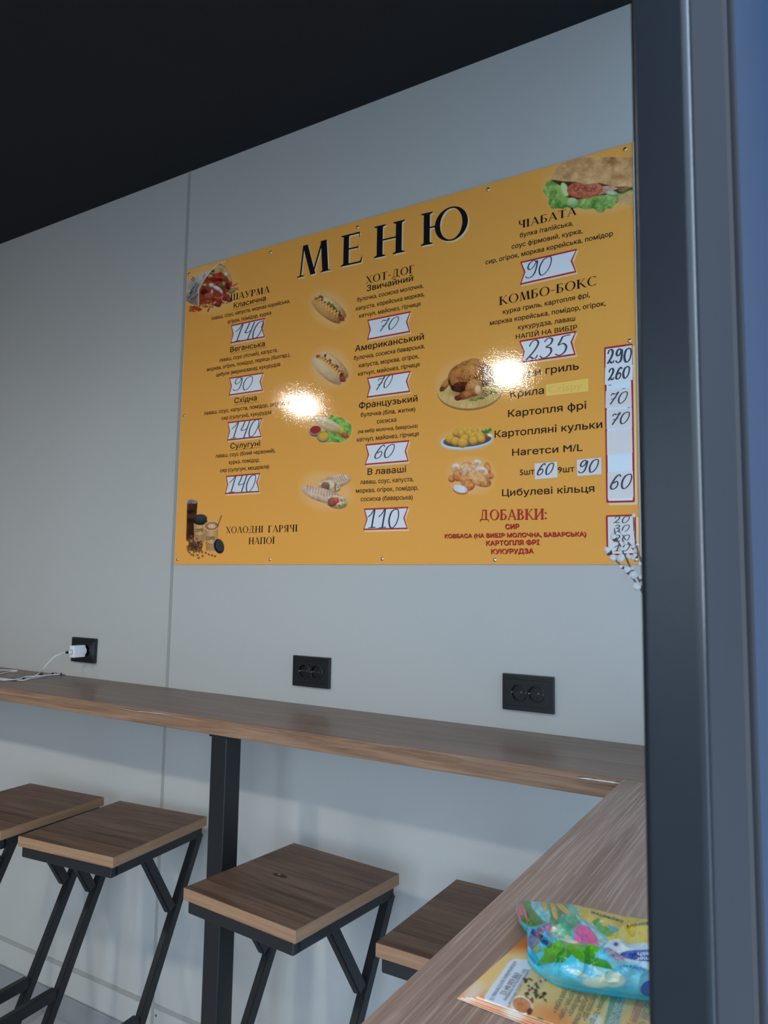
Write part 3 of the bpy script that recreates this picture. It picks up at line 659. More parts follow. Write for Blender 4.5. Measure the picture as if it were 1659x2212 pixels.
S1 = .0168; SI = .0232
fA = Flat(T1); fB = Flat(T1); fC = Flat(T1); fD = Flat(T1); fE = Flat(T0)
TX = [
 (fA, 1, 'Класична', (695, 705), (1080, 613), SI), (fA, 1, 'лаваш, соус, капуста, морква корейська,', (425, 850), (1370, 640), S1),
 (fA, 1, 'огірок, помідор, курка', (622, 893), (1145, 782), S1),
 (fA, 1, 'Веганська', (655, 1235), (1070, 1160), SI), (fA, 1, 'лаваш, соус (пісний), капуста,', (525, 1350), (1225, 1228), S1),
 (fA, 1, 'морква, огірок, помідор, перець (болгар.),', (378, 1462), (1375, 1285), S1), (fA, 1, 'цибуля (маринована), кукурудза', (490, 1525), (1255, 1398), S1),
 (fA, 1, 'Східна', (708, 1845), (975, 1808), SI), (fA, 2, 'лаваш, соус, капуста, помідор, огірок, курка,', (345, 215), (1500, 70), S1),
 (fA, 2, 'сир (сулугуні), кукурудза', (555, 275), (1150, 200), S1),
 (fA, 2, 'Сулугуні', (662, 617), (1018, 582), SI), (fA, 2, 'лаваш, соус (білий червоний),', (485, 725), (1200, 660), S1),
 (fA, 2, 'курка, помідор,', (645, 800), (1010, 770), S1), (fA, 2, 'сир (сулугуні, моцарела)', (540, 897), (1128, 850), S1),
 (fB, 3, 'Звичайний', (880, 385), (1417, 262), .0240), (fB, 3, 'булочка, сосиска молочна,', (768, 505), (1535, 342), S1),
 (fB, 3, 'капуста, корейська морква,', (755, 608), (1548, 440), S1), (fB, 3, 'кетчуп, майонез, гірчиця', (793, 693), (1502, 552), S1),
 (fB, 3, 'Американський', (745, 1083), (1542, 942), .0240), (fB, 3, 'булочка, сосиска баварська,', (732, 1182), (1552, 1042), S1),
 (fB, 3, 'капуста, морква, огірок,', (790, 1268), (1485, 1158), S1), (fB, 3, 'кетчуп, майонез, гірчиця', (780, 1365), (1492, 1255), S1),
 (fB, 4, 'Французький', (790, 190), (1468, 107), .0240), (fB, 4, 'булочка (біла, житня)', (812, 285), (1442, 220), S1),
 (fB, 4, 'сосиска', (997, 362), (1222, 340), S1), (fB, 4, '(на вибір молочна, баварська)', (780, 475), (1470, 408), .0142),
 (fB, 4, 'кетчуп, майонез, гірчиця', (767, 573), (1480, 503), S1),
 (fB, 4, 'В лаваші', (890, 953), (1335, 922), .0240), (fB, 4, 'лаваш, соус, капуста,', (805, 1060), (1420, 1025), S1),
 (fB, 4, 'морква, огірок, помідор,', (757, 1160), (1475, 1123), S1), (fB, 4, 'сосиска (баварська)', (812, 1255), (1410, 1232), S1),
 (fC, 5, 'булка італійська,', (433, 968), (950, 850), S1), (fC, 5, 'соус фірмовий, курка,', (352, 1078), (1040, 925), S1),
 (fC, 5, 'сир, огірок, морква корейська, помідор', (97, 1230), (1335, 952), S1),
 (fC, 5, 'курка гриль, картопля фрі,', (265, 1712), (1108, 1548), S1), (fC, 6, 'морква корейська, помідор, огірок,', (462, 57), (1345, -93), S1),
 (fC, 6, 'кукурудза, лаваш', (677, 90), (1112, 22), S1), (fC, 6, 'НАПІЙ НА ВИБІР', (660, 163), (1128, 90), .0165),
 (fC, 6, 'Кури гриль', (640, 463), (1138, 393), .0248), (fC, 6, 'Крила', (615, 608), (872, 578), .0248),
 (fC, 6, 'Картопля фрі', (598, 757), (1193, 693), .0248), (fC, 6, 'Картопляні кульки', (495, 913), (1313, 838), .0248),
 (fC, 7, 'Нагетси M/L', (628, 238), (1162, 200), .0235), (fC, 7, '5шт', (685, 385), (797, 377), .0200), (fC, 7, '9шт', (973, 367), (1100, 358), .0200),
 (fC, 7, 'Цибулеві кільця', (550, 543), (1250, 510), .0235),
]
for fl, z, s, L, R_p, sz in TX:
    f = Flat(T1); add_text(f, s, zz(z, *L), zz(z, *R_p), sz); f.build('menu_lettering', M['ink'])
for s, L, R_p, sz in (('СИР', (572, 790), (678, 787), .0160), ('КОВБАСА (НА ВИБІР МОЛОЧНА, БАВАРСЬКА)', (113, 858), (1185, 843), .0136), ('КАРТОПЛЯ ФРІ', (427, 914), (830, 907), .0158), ('КУКУРУДЗА', (465, 977), (787, 972), .0158)):
    fD = Flat(T1); fE = Flat(T0); add_text(fD, s, zz(7, *L), zz(7, *R_p), sz, .03); fD.build('menu_lettering', M['red'])
    add_text(fE, s, zz(7, L[0] + 3, L[1] + 4), zz(7, R_p[0] + 3, R_p[1] + 4), sz, .03); fE.build('lettering_shadow', M['redshadow'])
f = Flat(T0)
for z, a, b in ((1, (692, 722), (1080, 634)), (1, (655, 1252), (1095, 1172)), (1, (705, 1866), (1000, 1824)), (2, (658, 636), (1018, 600))):
    a = zz(z, *a); b = zz(z, *b); f.polypx([a, b, (b[0], b[1] + .8), (a[0], a[1] + .8)])
f.build('underline', M['underline'])

# ---- handwritten figures
DG = {'0': [[(.42, 1), (.15, .86), (.0, .45), (.08, .08), (.27, 0), (.5, .22), (.62, .6), (.58, .92), (.42, 1)]],
      '1': [[(.0, .60), (.2, .74), (.42, 1), (.36, .5), (.30, .02)], [(.08, .0), (.3, .03), (.55, .03)]],
      '2': [[(.05, .72), (.14, .93), (.35, 1), (.5, .82), (.40, .5), (.16, .16), (.02, .0), (.2, .13), (.38, .02), (.52, .04), (.58, .16)]],
      '3': [[(.08, .84), (.24, 1), (.46, .93), (.44, .70), (.24, .54), (.46, .46), (.54, .24), (.38, .02), (.14, -.02), (.0, .1)]],
      '4': [[(.22, 1), (.14, .7), (.06, .46), (.3, .46), (.56, .54)], [(.60, 1), (.50, .5), (.42, 0)]],
      '5': [[(.62, 1), (.42, 1), (.24, .95)], [(.24, .95), (.18, .74), (.12, .55), (.34, .60), (.54, .42), (.50, .14), (.28, 0), (.05, .08)]],
      '6': [[(.62, .88), (.52, 1), (.3, .84), (.08, .4), (.05, .12), (.22, 0), (.44, .12), (.52, .36), (.40, .54), (.18, .42)]],
      '7': [[(.02, .76), (.12, .92), (.28, .86), (.42, .88), (.58, 1), (.42, .6), (.28, .3), (.14, 0)], [(.12, .40), (.30, .46), (.50, .52)]],
      '9': [[(.50, .86), (.34, 1), (.12, .86), (.06, .62), (.2, .5), (.38, .62), (.54, .94), (.56, .6), (.48, .2), (.3, .02), (.08, .04), (.0, .14)]],
      ' ': []}
def hand(fl, s, BL, BR, TL, pen=.0026, adv=.74):
    """figures in the frame bottom-left, bottom-right, top-left (photo pixels)"""
    a = np.array(PP(*BL)); b = np.array(PP(*BR)); c = np.array(PP(*TL)); n = len(s); ux = (b - a) / (adv * (n - 1) + .6); uy = c - a
    quads = []
    for i, ch in enumerate(s):
        for st in DG[ch]:
            pts = [a + ux * (x + i * adv) + uy * y for x, y in st]; path = smooth_path(pts, 7) if len(pts) > 2 else pts
            pv = None
            for j, p in enumerate(path):
                d = path[min(j + 1, len(path) - 1)] - path[max(j - 1, 0)]; d = d / (np.linalg.norm(d) + 1e-9)
                down = abs(d[1] * .9 - d[0] * .1) * (1.0 if d[1] < 0 else .45); w = pen * 1.5 * (.40 + .60 * down)
                nn = np.array([-d[1], d[0]]) * w / 2; cur = (p + nn, p - nn)
                if pv is not None: quads.append([tuple(pv[0]), tuple(cur[0]), tuple(cur[1]), tuple(pv[1])])
                pv = cur; r_ = w / 2
                if j % 2 == 0 or j == len(path) - 1: quads.append([(p[0] + r_ * math.cos(t * math.pi / 3), p[1] + r_ * math.sin(t * math.pi / 3)) for t in range(6)])
    fl.union(quads)

# ---- price tags
def ribbon(z, TL, TR, BR, BL, NL, NR, digits, fr, inset=.09, pen=.0030, lab=None):
    g = [zz(z, *p) for p in (TL, TR, NR, BR, BL, NL)]
    B = [np.array(PP(*p)) for p in g]; cen = sum(B) / 6
    o = empty('price_tag', (0, 0, 0)); o.parent = po
    f = Flat(T0); f.poly([b + np.array([.0035, -.0050]) for b in B]); f.build('tag_shadow', M['cream'], o)
    f = Flat(T1); f.poly(B); f.build('tag_border', M['red'], o)
    t = .0042; ins = []
    for i, b in enumerate(B):
        ins.append(b + np.array([t * (1 if i in (0, 4, 5) else -1), -t if i in (0, 1) else (t if i in (3, 4) else 0)]))
    f = Flat(T2); f.poly(ins); f.build('paper', M['paper'], o)
    f = Flat(.0011); hand(f, digits, zz(z, *fr[0]), zz(z, *fr[1]), zz(z, *fr[2]), pen); f.build('handwriting', M['marker'], o)
    return o
# TL, TR, BR, BL, left notch, right notch, digits, digit frame (bottom-left, bottom-right, top-left)
ribbon(1, (665, 910), (1072, 822), (1072, 1055), (658, 1130), (686, 1015), (1038, 935), '140', ((690, 1112), (1005, 1065), (745, 908)), pen=.0036)
ribbon(1, (645, 1540), (1057, 1475), (1050, 1695), (640, 1755), (668, 1640), (1022, 1585), '90', ((690, 1697), (900, 1680), (720, 1540)), pen=.0030)
ribbon(2, (628, 300), (1045, 250), (1037, 478), (622, 522), (648, 408), (1008, 365), '140', ((655, 500), (965, 470), (700, 300)), pen=.0034)
ribbon(2, (612, 940), (1023, 905), (1015, 1133), (600, 1158), (628, 1045), (988, 1015), '140', ((632, 1140), (935, 1128), (670, 942)), pen=.0032)
ribbon(3, (888, 715), (1392, 615), (1385, 858), (885, 950), (915, 830), (1350, 738), '70', ((1020, 850), (1215, 815), (1060, 712)), pen=.0028)
ribbon(3, (885, 1385), (1390, 1305), (1385, 1550), (880, 1618), (912, 1500), (1348, 1425), '70', ((980, 1530), (1145, 1490), (1020, 1388)), pen=.0028)
ribbon(4, (865, 602), (1372, 553), (1365, 800), (857, 842), (895, 722), (1335, 682), '60', ((965, 768), (1170, 750), (1000, 618)), pen=.0032)
ribbon(4, (848, 1340), (1362, 1318), (1355, 1575), (840, 1587), (878, 1462), (1318, 1448), '110', ((890, 1562), (1235, 1560), (905, 1350)), pen=.0036)
ribbon(5, (435, 1205), (988, 1078), (980, 1308), (432, 1430), (472, 1305), (940, 1195), '90', ((485, 1372), (715, 1318), (510, 1205)), pen=.0028)
ribbon(6, (685, 175), (1122, 100), (1115, 285), (698, 345), (715, 258), (1088, 185), '235', ((735, 322), (1040, 280), (765, 178)), pen=.0036)

def rrect(f, pts, r=.004, n=5):
    """rounded quad in board coordinates (TL, TR, BR, BL)"""
    P = [np.array(p) for p in pts]; out = []
    for i in range(4):
        a, b, c = P[i - 1], P[i], P[(i + 1) % 4]; u = (a - b) / np.linalg.norm(a - b); v = (c - b) / np.linalg.norm(c - b)
        for k in range(n + 1):
            t = k / n; p0 = b + u * r; p1 = b + v * r; out.append((1 - t) ** 2 * p0 + 2 * t * (1 - t) * b + t * t * p1)
    f.poly(out)
def frame_tag(z, TL, TR, BR, BL, zb=None):
    o = empty('price_tag'); o.parent = po
    B = [np.array(PP(*zz(z, *TL))), np.array(PP(*zz(z, *TR))), np.array(PP(*zz(zb or z, *BR))), np.array(PP(*zz(zb or z, *BL)))]
    f = Flat(T0); rrect(f, [b + np.array([.005, -.006]) for b in B]); f.build('tag_shadow', M['cream'], o)
    f = Flat(T1); rrect(f, B); f.build('tag_border', M['red'], o)
    t = .0045; sg = [(1, -1), (-1, -1), (-1, 1), (1, 1)]
    f = Flat(T2); rrect(f, [b + np.array(s) * t for b, s in zip(B, sg)], .003); f.build('paper', M['tape'], o)
    return o
def slip(o, z, quad, mat, d=.0010):
    f = Flat(d); rrect(f, [np.array(PP(*zz(z, *p))) for p in quad], .0012); return f.build('paper_slip', mat, o)
ft = frame_tag(12, (272, 245), (888, 160), (915, 1880), (295, 1895), 13)
slip(ft, 12, [(308, 285), (875, 200), (880, 610), (300, 690)], M['paper'])
slip(ft, 12, [(290, 690), (890, 615), (885, 950), (285, 1060)], M['paper'], .0013)
slip(ft, 12, [(300, 1190), (855, 1110), (862, 1520), (292, 1560)], M['paperwarm'])
slip(ft, 12, [(315, 1610), (865, 1570), (865, 1980), (315, 2020)], M['paperwarm'])
slip(ft, 13, [(318, 345), (862, 300), (872, 815), (322, 870)], M['paperwarm'])
slip(ft, 13, [(328, 1240), (875, 1205), (885, 1770), (328, 1810)], M['paperwarm'])
f = Flat(.0016); hand(f, '290', zz(12, 345, 595), zz(12, 850, 560), zz(12, 350, 300), .0036, .80); f.build('handwriting', M['marker'], ft)
f = Flat(.0016); hand(f, '260', zz(12, 360, 960), zz(12, 800, 905), zz(12, 375, 715), .0036, .80); f.build('handwriting', M['marker'], ft)
f = Flat(.0016); hand(f, '70', zz(12, 370, 1475), zz(12, 720, 1450), zz(12, 425, 1230), .0026); f.build('handwriting', M['marker'], ft)
f = Flat(.0016); hand(f, '70', zz(12, 405, 1920), zz(12, 765, 1890), zz(12, 455, 1675), .0028); f.build('handwriting', M['marker'], ft)
f = Flat(.0016); hand(f, '60', zz(13, 375, 1605), zz(13, 800, 1580), zz(13, 430, 1300), .0032, .80); f.build('handwriting', M['marker'], ft)
for z, a, b in ((12, (362, 1072), (425, 1058)), (12, (660, 1145), (722, 1130)), (12, (778, 1558), (826, 1548))):
    f = Flat(.0012); f.polypx([zz(z, a[0], a[1] - 7), zz(z, b[0], b[1] - 7), zz(z, b[0], b[1] + 6), zz(z, a[0], a[1] + 6)]); f.build('pen_dash', M['marker'], ft)
ft2 = frame_tag(14, (190, 262), (870, 240), (880, 1150), (205, 1170))
slip(ft2, 14, [(235, 300), (835, 278), (840, 1110), (245, 1130)], M['paperwarm'])
for s, y in (('20', 440), ('30', 635), ('20', 860), ('10', 1070)):
    f = Flat(.0016); hand(f, s, zz(14, 365, y), zz(14, 690, y - 8), zz(14, 400, y - 150), .0020, .85); f.build('handwriting', M['marker'], ft2)
for q_, dg, fr in (([(798, 297), (970, 282), (972, 402), (800, 417)], '60', ((815, 385), (925, 378), (835, 300))), ([(1118, 268), (1303, 252), (1305, 378), (1120, 392)], '90', ((1130, 370), (1265, 360), (1150, 275)))):
    o = empty('price_tag'); o.parent = po
    slip(o, 7, q_, M['paperwarm']); f = Flat(.0016); hand(f, dg, zz(7, *fr[0]), zz(7, *fr[1]), zz(7, *fr[2]), .0030, .85); f.build('handwriting', M['marker'], o)
o = empty('tape_patch'); o.parent = po
f = Flat(T1); rrect(f, [np.array(PP(*zz(6, *p))) for p in ((886, 510), (1208, 462), (1210, 560), (888, 598))], .001); f.build('tape', M['yellow'], o)
f = Flat(T2); add_text(f, 'Crispy', zz(6, 905, 575), zz(6, 1165, 540), .0245); f.build('covered_lettering', M['yellowink'], o)

# ------------------------------------------------------------------ painted food pictures
class Pic:
    def __init__(s, X, Y, base):
        s.X = X; s.Y = Y; s.c = np.ones(X.shape + (3,)) * base; s.t = np.zeros(X.shape)
    def put(s, mask, col):
        m_ = np.clip(mask, 0, 1)[..., None]; s.c = s.c * (1 - m_) + np.asarray(col) * m_; s.t = np.maximum(s.t, m_[..., 0])
    def ell(s, cx, cy, rx, ry, deg=0, soft=1.2):
        a = math.radians(deg); dx = s.X - cx; dy = s.Y - cy; u = (dx * math.cos(a) + dy * math.sin(a)) / rx; v = (-dx * math.sin(a) + dy * math.cos(a)) / ry
        r = np.sqrt(u * u + v * v) + 1e-6; s.u, s.v = u, v
        return np.clip((1 - r) * min(rx, ry) / soft + .5, 0, 1)
    def poly(s, pts, soft=1.2):
        n = len(pts); ins = np.zeros(s.X.shape, bool); dm = np.full(s.X.shape, 1e9)
        for i in range(n):
            x0, y0 = pts[i]; x1, y1 = pts[(i + 1) % n]
            cnd = ((y0 > s.Y) != (y1 > s.Y)); xi = (x1 - x0) * (s.Y - y0) / ((y1 - y0) if y1 != y0 else 1e-9) + x0; ins ^= cnd & (s.X < xi)
            dx, dy = x1 - x0, y1 - y0; t = np.clip(((s.X - x0) * dx + (s.Y - y0) * dy) / (dx * dx + dy * dy + 1e-9), 0, 1)
            dm = np.minimum(dm, np.hypot(s.X - x0 - t * dx, s.Y - y0 - t * dy))
        return np.clip(np.where(ins, dm, -dm) / soft + .5, 0, 1)
    def line(s, pts, w, soft=1.0):
        dm = np.full(s.X.shape, 1e9)
        for (x0, y0), (x1, y1) in zip(pts, pts[1:]):
            dx, dy = x1 - x0, y1 - y0; t = np.clip(((s.X - x0) * dx + (s.Y - y0) * dy) / (dx * dx + dy * dy + 1e-9), 0, 1)
            dm = np.minimum(dm, np.hypot(s.X - x0 - t * dx, s.Y - y0 - t * dy))
        return np.clip((w / 2 - dm) / soft + .5, 0, 1)
    def noise(s, sc_, seed=0, oct_=3):
        out = np.zeros(s.X.shape); amp = 1; tot = 0
        for o_ in range(oct_):
            rs = np.random.RandomState(seed * 7 + o_); g = rs.rand(64, 64); x = s.X / sc_ * 2 ** o_; y = s.Y / sc_ * 2 ** o_
            xi = np.floor(x).astype(int); yi = np.floor(y).astype(int); fx = x - xi; fy = y - yi; fx = fx * fx * (3 - 2 * fx); fy = fy * fy * (3 - 2 * fy)
            v = (g[yi % 64, xi % 64] * (1 - fx) + g[yi % 64, (xi + 1) % 64] * fx) * (1 - fy) + (g[(yi + 1) % 64, xi % 64] * (1 - fx) + g[(yi + 1) % 64, (xi + 1) % 64] * fx) * fy
            out += v * amp; tot += amp; amp *= .5
        return out / tot
    def col(s, c0, c1, f): f = np.clip(f, 0, 1)[..., None]; return K(c0) * (1 - f) + K(c1) * f
    def ball(s, cx, cy, rx, ry, deg, c0, c1, nz=.25, seed=1, sc_=6, soft=1.2):
        """rounded thing: c0 in its dark lower rim, c1 on its upper side"""
        m_ = s.ell(cx, cy, rx, ry, deg, soft); dy = (s.Y - cy) / max(ry, rx * .6); r = np.sqrt(s.u ** 2 + s.v ** 2)
        f = .75 - .45 * dy - .5 * np.clip(r, 0, 1) ** 3 + nz * 2 * (s.noise(sc_, seed) - .5); s.put(m_, s.col(c0, c1, f))
def K(c): return np.clip(lin(c) * GAIN, 0, .95)
def picture(name, label, x0, y0, x1, y1, fn, step=1.0, halo=None):
    nx = int((x1 - x0) / step) + 1; ny = int((y1 - y0) / step) + 1
    X, Y = np.meshgrid(np.linspace(x0, x1, nx), np.linspace(y0, y1, ny)); p = Pic(X, Y, POSTER)
    if halo:
        for (cx, cy, rx, ry, dg) in halo:
            p.ell(cx, cy, rx, ry, dg); r = np.sqrt(p.u ** 2 + p.v ** 2); p.put(np.clip((1.0 - r) * 3.2, 0, 1) ** 1.2 * .30, K((240, 196, 150)))
    fn(p)
    BX, BZ = PP(X, Y)
    keep = p.t > .01; idx = -np.ones(X.shape, int); faces = []
    cellk = (keep[:-1, :-1] | keep[1:, :-1] | keep[:-1, 1:] | keep[1:, 1:])
    inside = (BX > PX0) & (BX < PX1) & (BZ > PZ0) & (BZ < PZ1); cellk &= inside[:-1, :-1] & inside[1:, :-1] & inside[:-1, 1:] & inside[1:, 1:]
    used = np.zeros(X.shape, bool); used[:-1, :-1] |= cellk; used[1:, :-1] |= cellk; used[:-1, 1:] |= cellk; used[1:, 1:] |= cellk
    idx[used] = np.arange(used.sum()); J, I = np.nonzero(cellk)
    faces = np.stack([idx[J, I], idx[J + 1, I], idx[J + 1, I + 1], idx[J, I + 1]], 1)
    v = np.stack([BX[used] - PO[0], np.full(used.sum(), -PT - .0002), BZ[used] - PO[2]], 1)
    me = bpy.data.meshes.new(name); me.from_pydata(v.tolist(), [], faces.tolist()); me.update()
    at = me.color_attributes.new('Col', 'FLOAT_COLOR', 'POINT'); cc = np.ones((used.sum(), 4)); cc[:, :3] = p.c[used]; at.data.foreach_set('color', cc.ravel())
    o = link(name, me, M['print'], po); o['label'] = label
    return o

def wrap(p):
    q = lambda x, y: zz(1, x, y)
    p.put(p.poly([q(x, y) for x, y in ((118, 400), (200, 350), (320, 280), (440, 230), (560, 160), (590, 200), (400, 260), (330, 380), (270, 480), (275, 670), (200, 660), (118, 610))]), p.col((95, 92, 88), (190, 182, 172), p.noise(14, 3) * 1.1 - (p.Y - q(0, 450)[1]) / 90 + .1))
    for i in range(26):
        rs = random.Random(i); x = rs.uniform(140, 330); y = rs.uniform(330, 620)
        p.put(p.line([q(x, y), q(x + 22, y - 34)], 1.6), K((52, 42, 38)))
    p.put(p.poly([q(x, y) for x, y in ((270, 490), (340, 340), (430, 240), (520, 165), (590, 200), (650, 290), (680, 400), (650, 490), (560, 560), (440, 640), (280, 670))]), p.col((120, 40, 28), (178, 75, 48), p.noise(7, 5) * 1.4 - .2))
    p.put(p.poly([q(x, y) for x, y in ((440, 232), (520, 178), (590, 205), (650, 290), (672, 380), (655, 400), (600, 310), (540, 270), (470, 290), (420, 280))]), p.col((140, 100, 55), (215, 175, 120), p.noise(9, 6)))
    for c, (x, y, a, b, d) in [((170, 185, 110), (410, 320, 30, 24, 0)), ((85, 110, 50), (440, 255, 26, 18, 20)), ((214, 212, 200), (600, 300, 30, 26, 60)), ((205, 205, 195), (430, 430, 38, 26, 10)), ((215, 214, 205), (500, 470, 55, 26, 30)), ((210, 208, 200), (545, 510, 30, 18, 60)), ((85, 105, 45), (545, 440, 28, 22, 30)), ((170, 175, 100), (575, 410, 22, 26, 0)), ((175, 190, 115), (345, 425, 28, 16, 0)),
        ((150, 40, 35), (450, 360, 60, 24, 10)), ((120, 30, 35), (530, 360, 32, 20, 0)), ((110, 35, 40), (620, 440, 24, 44, -20)), ((90, 30, 28), (340, 510, 44, 36, 0)), ((190, 90, 60), (400, 560, 70, 40, 0)), ((150, 60, 35), (480, 590, 44, 30, 0)), ((200, 195, 180), (430, 510, 14, 34, 10))]:
        cx, cy = q(x, y); p.ball(cx, cy, a / 5.53, b / 5.53, d, tuple(int(v * .55) for v in c), c, .5, int(x), 3)
    p.put(p.line([q(x, y) for x, y in ((270, 670), (272, 480), (340, 350), (430, 240), (520, 160), (590, 145))], 1.8), K((215, 205, 190)))
    rs = random.Random(4)
    for i in range(70):
        x = rs.gauss(400, 120); y = 650 + rs.gauss(0, 34) - (x - 400) * .28; a = rs.uniform(-.9, .5); L = rs.uniform(20, 55)
        if x < 150 or x > 650: continue
        p.put(p.line([q(x, y), q(x + L * math.cos(a), y + L * math.sin(a))], 1.7), K(rs.choice([(165, 72, 38), (195, 95, 55), (130, 48, 28), (205, 120, 80)])))
    for i in range(16):
        x = rs.uniform(150, 290); y = rs.uniform(680, 745); p.put(p.line([q(x, y), q(x + 60, y + rs.uniform(-10, 22))], 1.8), K((165, 62, 32)))
    for x, y in ((520, 620), (590, 590), (610, 560), (505, 660), (640, 600)):
        cx, cy = q(x, y); p.ball(cx, cy, 7, 5.5, 20, (70, 22, 22), (150, 70, 55), .5, x, 3)
    for i in range(14):
        x = rs.uniform(640, 720); y = rs.uniform(430, 500); p.put(p.line([q(x, y), q(x + 40, y + rs.uniform(-40, 30))], 1.5), K((175, 82, 45)))
    cx, cy = q(670, 500); p.ball(cx, cy, 8, 5, -35, (60, 80, 35), (140, 160, 85))
picture('food_picture', 'printed picture of a filled wrap spilling carrot and meat', 400, 562, 520, 682, wrap, halo=[(455, 625, 70, 62, 0)])

def hotdog(c, ang, L, Wd, green):
    def fn(p):
        cx, cy = c; ca, sa = math.cos(math.radians(ang)), math.sin(math.radians(ang))
        def w(u, v): return (cx + u * L * ca - v * Wd * sa, cy + u * L * sa + v * Wd * ca)
        x, y = w(.02, -.35); p.ball(x, y, L * .98, Wd * .62, ang, (150, 108, 62), (222, 188, 138), .2, 3)
        x, y = w(0, .05); p.ball(x, y, L * .92, Wd * .42, ang, (60, 30, 20), (95, 50, 30), .3, 2)
        rs = random.Random(int(cx + cy))
        x, y = w(.03, .0); p.ball(x, y, L * 1.0, Wd * .36, ang, (84, 28, 20), (176, 72, 50), .25, 9)
        for i in range(44):
            u = rs.uniform(-.9, .7); x, y = w(u, rs.choice([rs.uniform(-.52, -.12), rs.uniform(.05, .35)])); cc = rs.choice([(85, 120, 55), (55, 90, 40), (110, 145, 70)] if green and rs.random() < .7 else [(150, 45, 30), (120, 38, 28), (180, 72, 46)])
            if green or abs(u) < .75: p.ball(x, y, rs.uniform(1.6, 3.6), rs.uniform(1.4, 2.6), rs.uniform(0, 90), tuple(int(v * .6) for v in cc), cc, .4, i, 3)
        x, y = w(-.02, .45); p.ball(x, y, L * .98, Wd * .56, ang, (150, 96, 50) if green else (165, 130, 95), (214, 160, 95) if green else (222, 192, 150), .15, 5)
        x, y = w(.86, .02); p.ball(x, y, L * .16, Wd * .25, ang, (92, 36, 28), (165, 80, 58), .2, 9)
        pts = []; n = 15 if green else 19
        for i in range(n):
            pts.append(w(-.8 + 1.4 * i / (n - 1), (-.30 if i % 2 else .14)))
        p.put(p.line(pts, 2.3), K((226, 178, 96)))
    return fn
picture('food_picture', 'printed picture of a hot dog with greens and mustard zigzag', 664, 622, 762, 718, hotdog((713, 669), 38, 40, 21, True), halo=[(713, 670, 55, 42, 38)])
picture('food_picture', 'printed picture of a plain bun hot dog with mustard zigzag', 668, 746, 764, 846, hotdog((716, 797), 42, 42, 25, False), halo=[(716, 797, 56, 48, 42)])

def french(p):
    q = lambda x, y: zz(4, x, y); rs = random.Random(2)
    p.put(p.poly([q(x, y) for x, y in ((430, 300), (470, 258), (530, 290), (600, 295), (640, 340), (700, 370), (708, 450), (680, 520), (640, 550), (570, 582), (480, 570), (380, 580), (300, 540), (290, 505), (420, 430), (500, 400))]), p.col((58, 105, 38), (150, 205, 100), p.noise(6, 4) * 1.3 - .15))
    for i in range(30): p.put(p.line([q(rs.uniform(450, 690), rs.uniform(290, 560)), q(rs.uniform(450, 690), rs.uniform(290, 560))], .8) * .25, K((185, 225, 130)))
    cx, cy = q(435, 380); p.ball(cx, cy, 36, 11.5, 27, (150, 108, 62), (226, 198, 150), .2, 2)
    cx, cy = q(445, 355); p.ball(cx, cy, 32, 7.5, 27, (200, 170, 125), (226, 204, 165), .2, 2)
    for i in range(12): x = 330 + i * 22; p.put(p.line([q(x, 305 + i * 10), q(x + 26, 345 + i * 10)], 1.3) * .7, K((160, 122, 78)))
    cx, cy = q(620, 495); p.ball(cx, cy, 10.5, 6, 22, (120, 52, 30), (205, 110, 70))
    p.put(p.line([q(590, 470), q(610, 500)], 1.4), K((95, 38, 25)))
    cx, cy = q(590, 435); p.ball(cx, cy, 5, 8, 10, (160, 140, 40), (215, 190, 70))
    for (x, y, c0, c1, rim) in ((285, 440, (80, 18, 20), (150, 40, 42), (205, 175, 165)), (378, 505, (160, 112, 20), (214, 165, 52), (220, 205, 165))):
        cx, cy = q(x, y); p.ball(cx, cy + 2, 13.5, 11.5, -12, (120, 70, 45), rim, .1); p.put(p.ell(cx + .5, cy - 1.5, 11.5, 8.2, -12), K(c0)); p.put(p.ell(cx + .5, cy - 1, 10.5, 7.2, -12), K(c1))
picture('food_picture', 'printed picture of a grilled bun sausage on lettuce with two sauces', 664, 892, 768, 964, french, halo=[(716, 930, 56, 36, 8)])

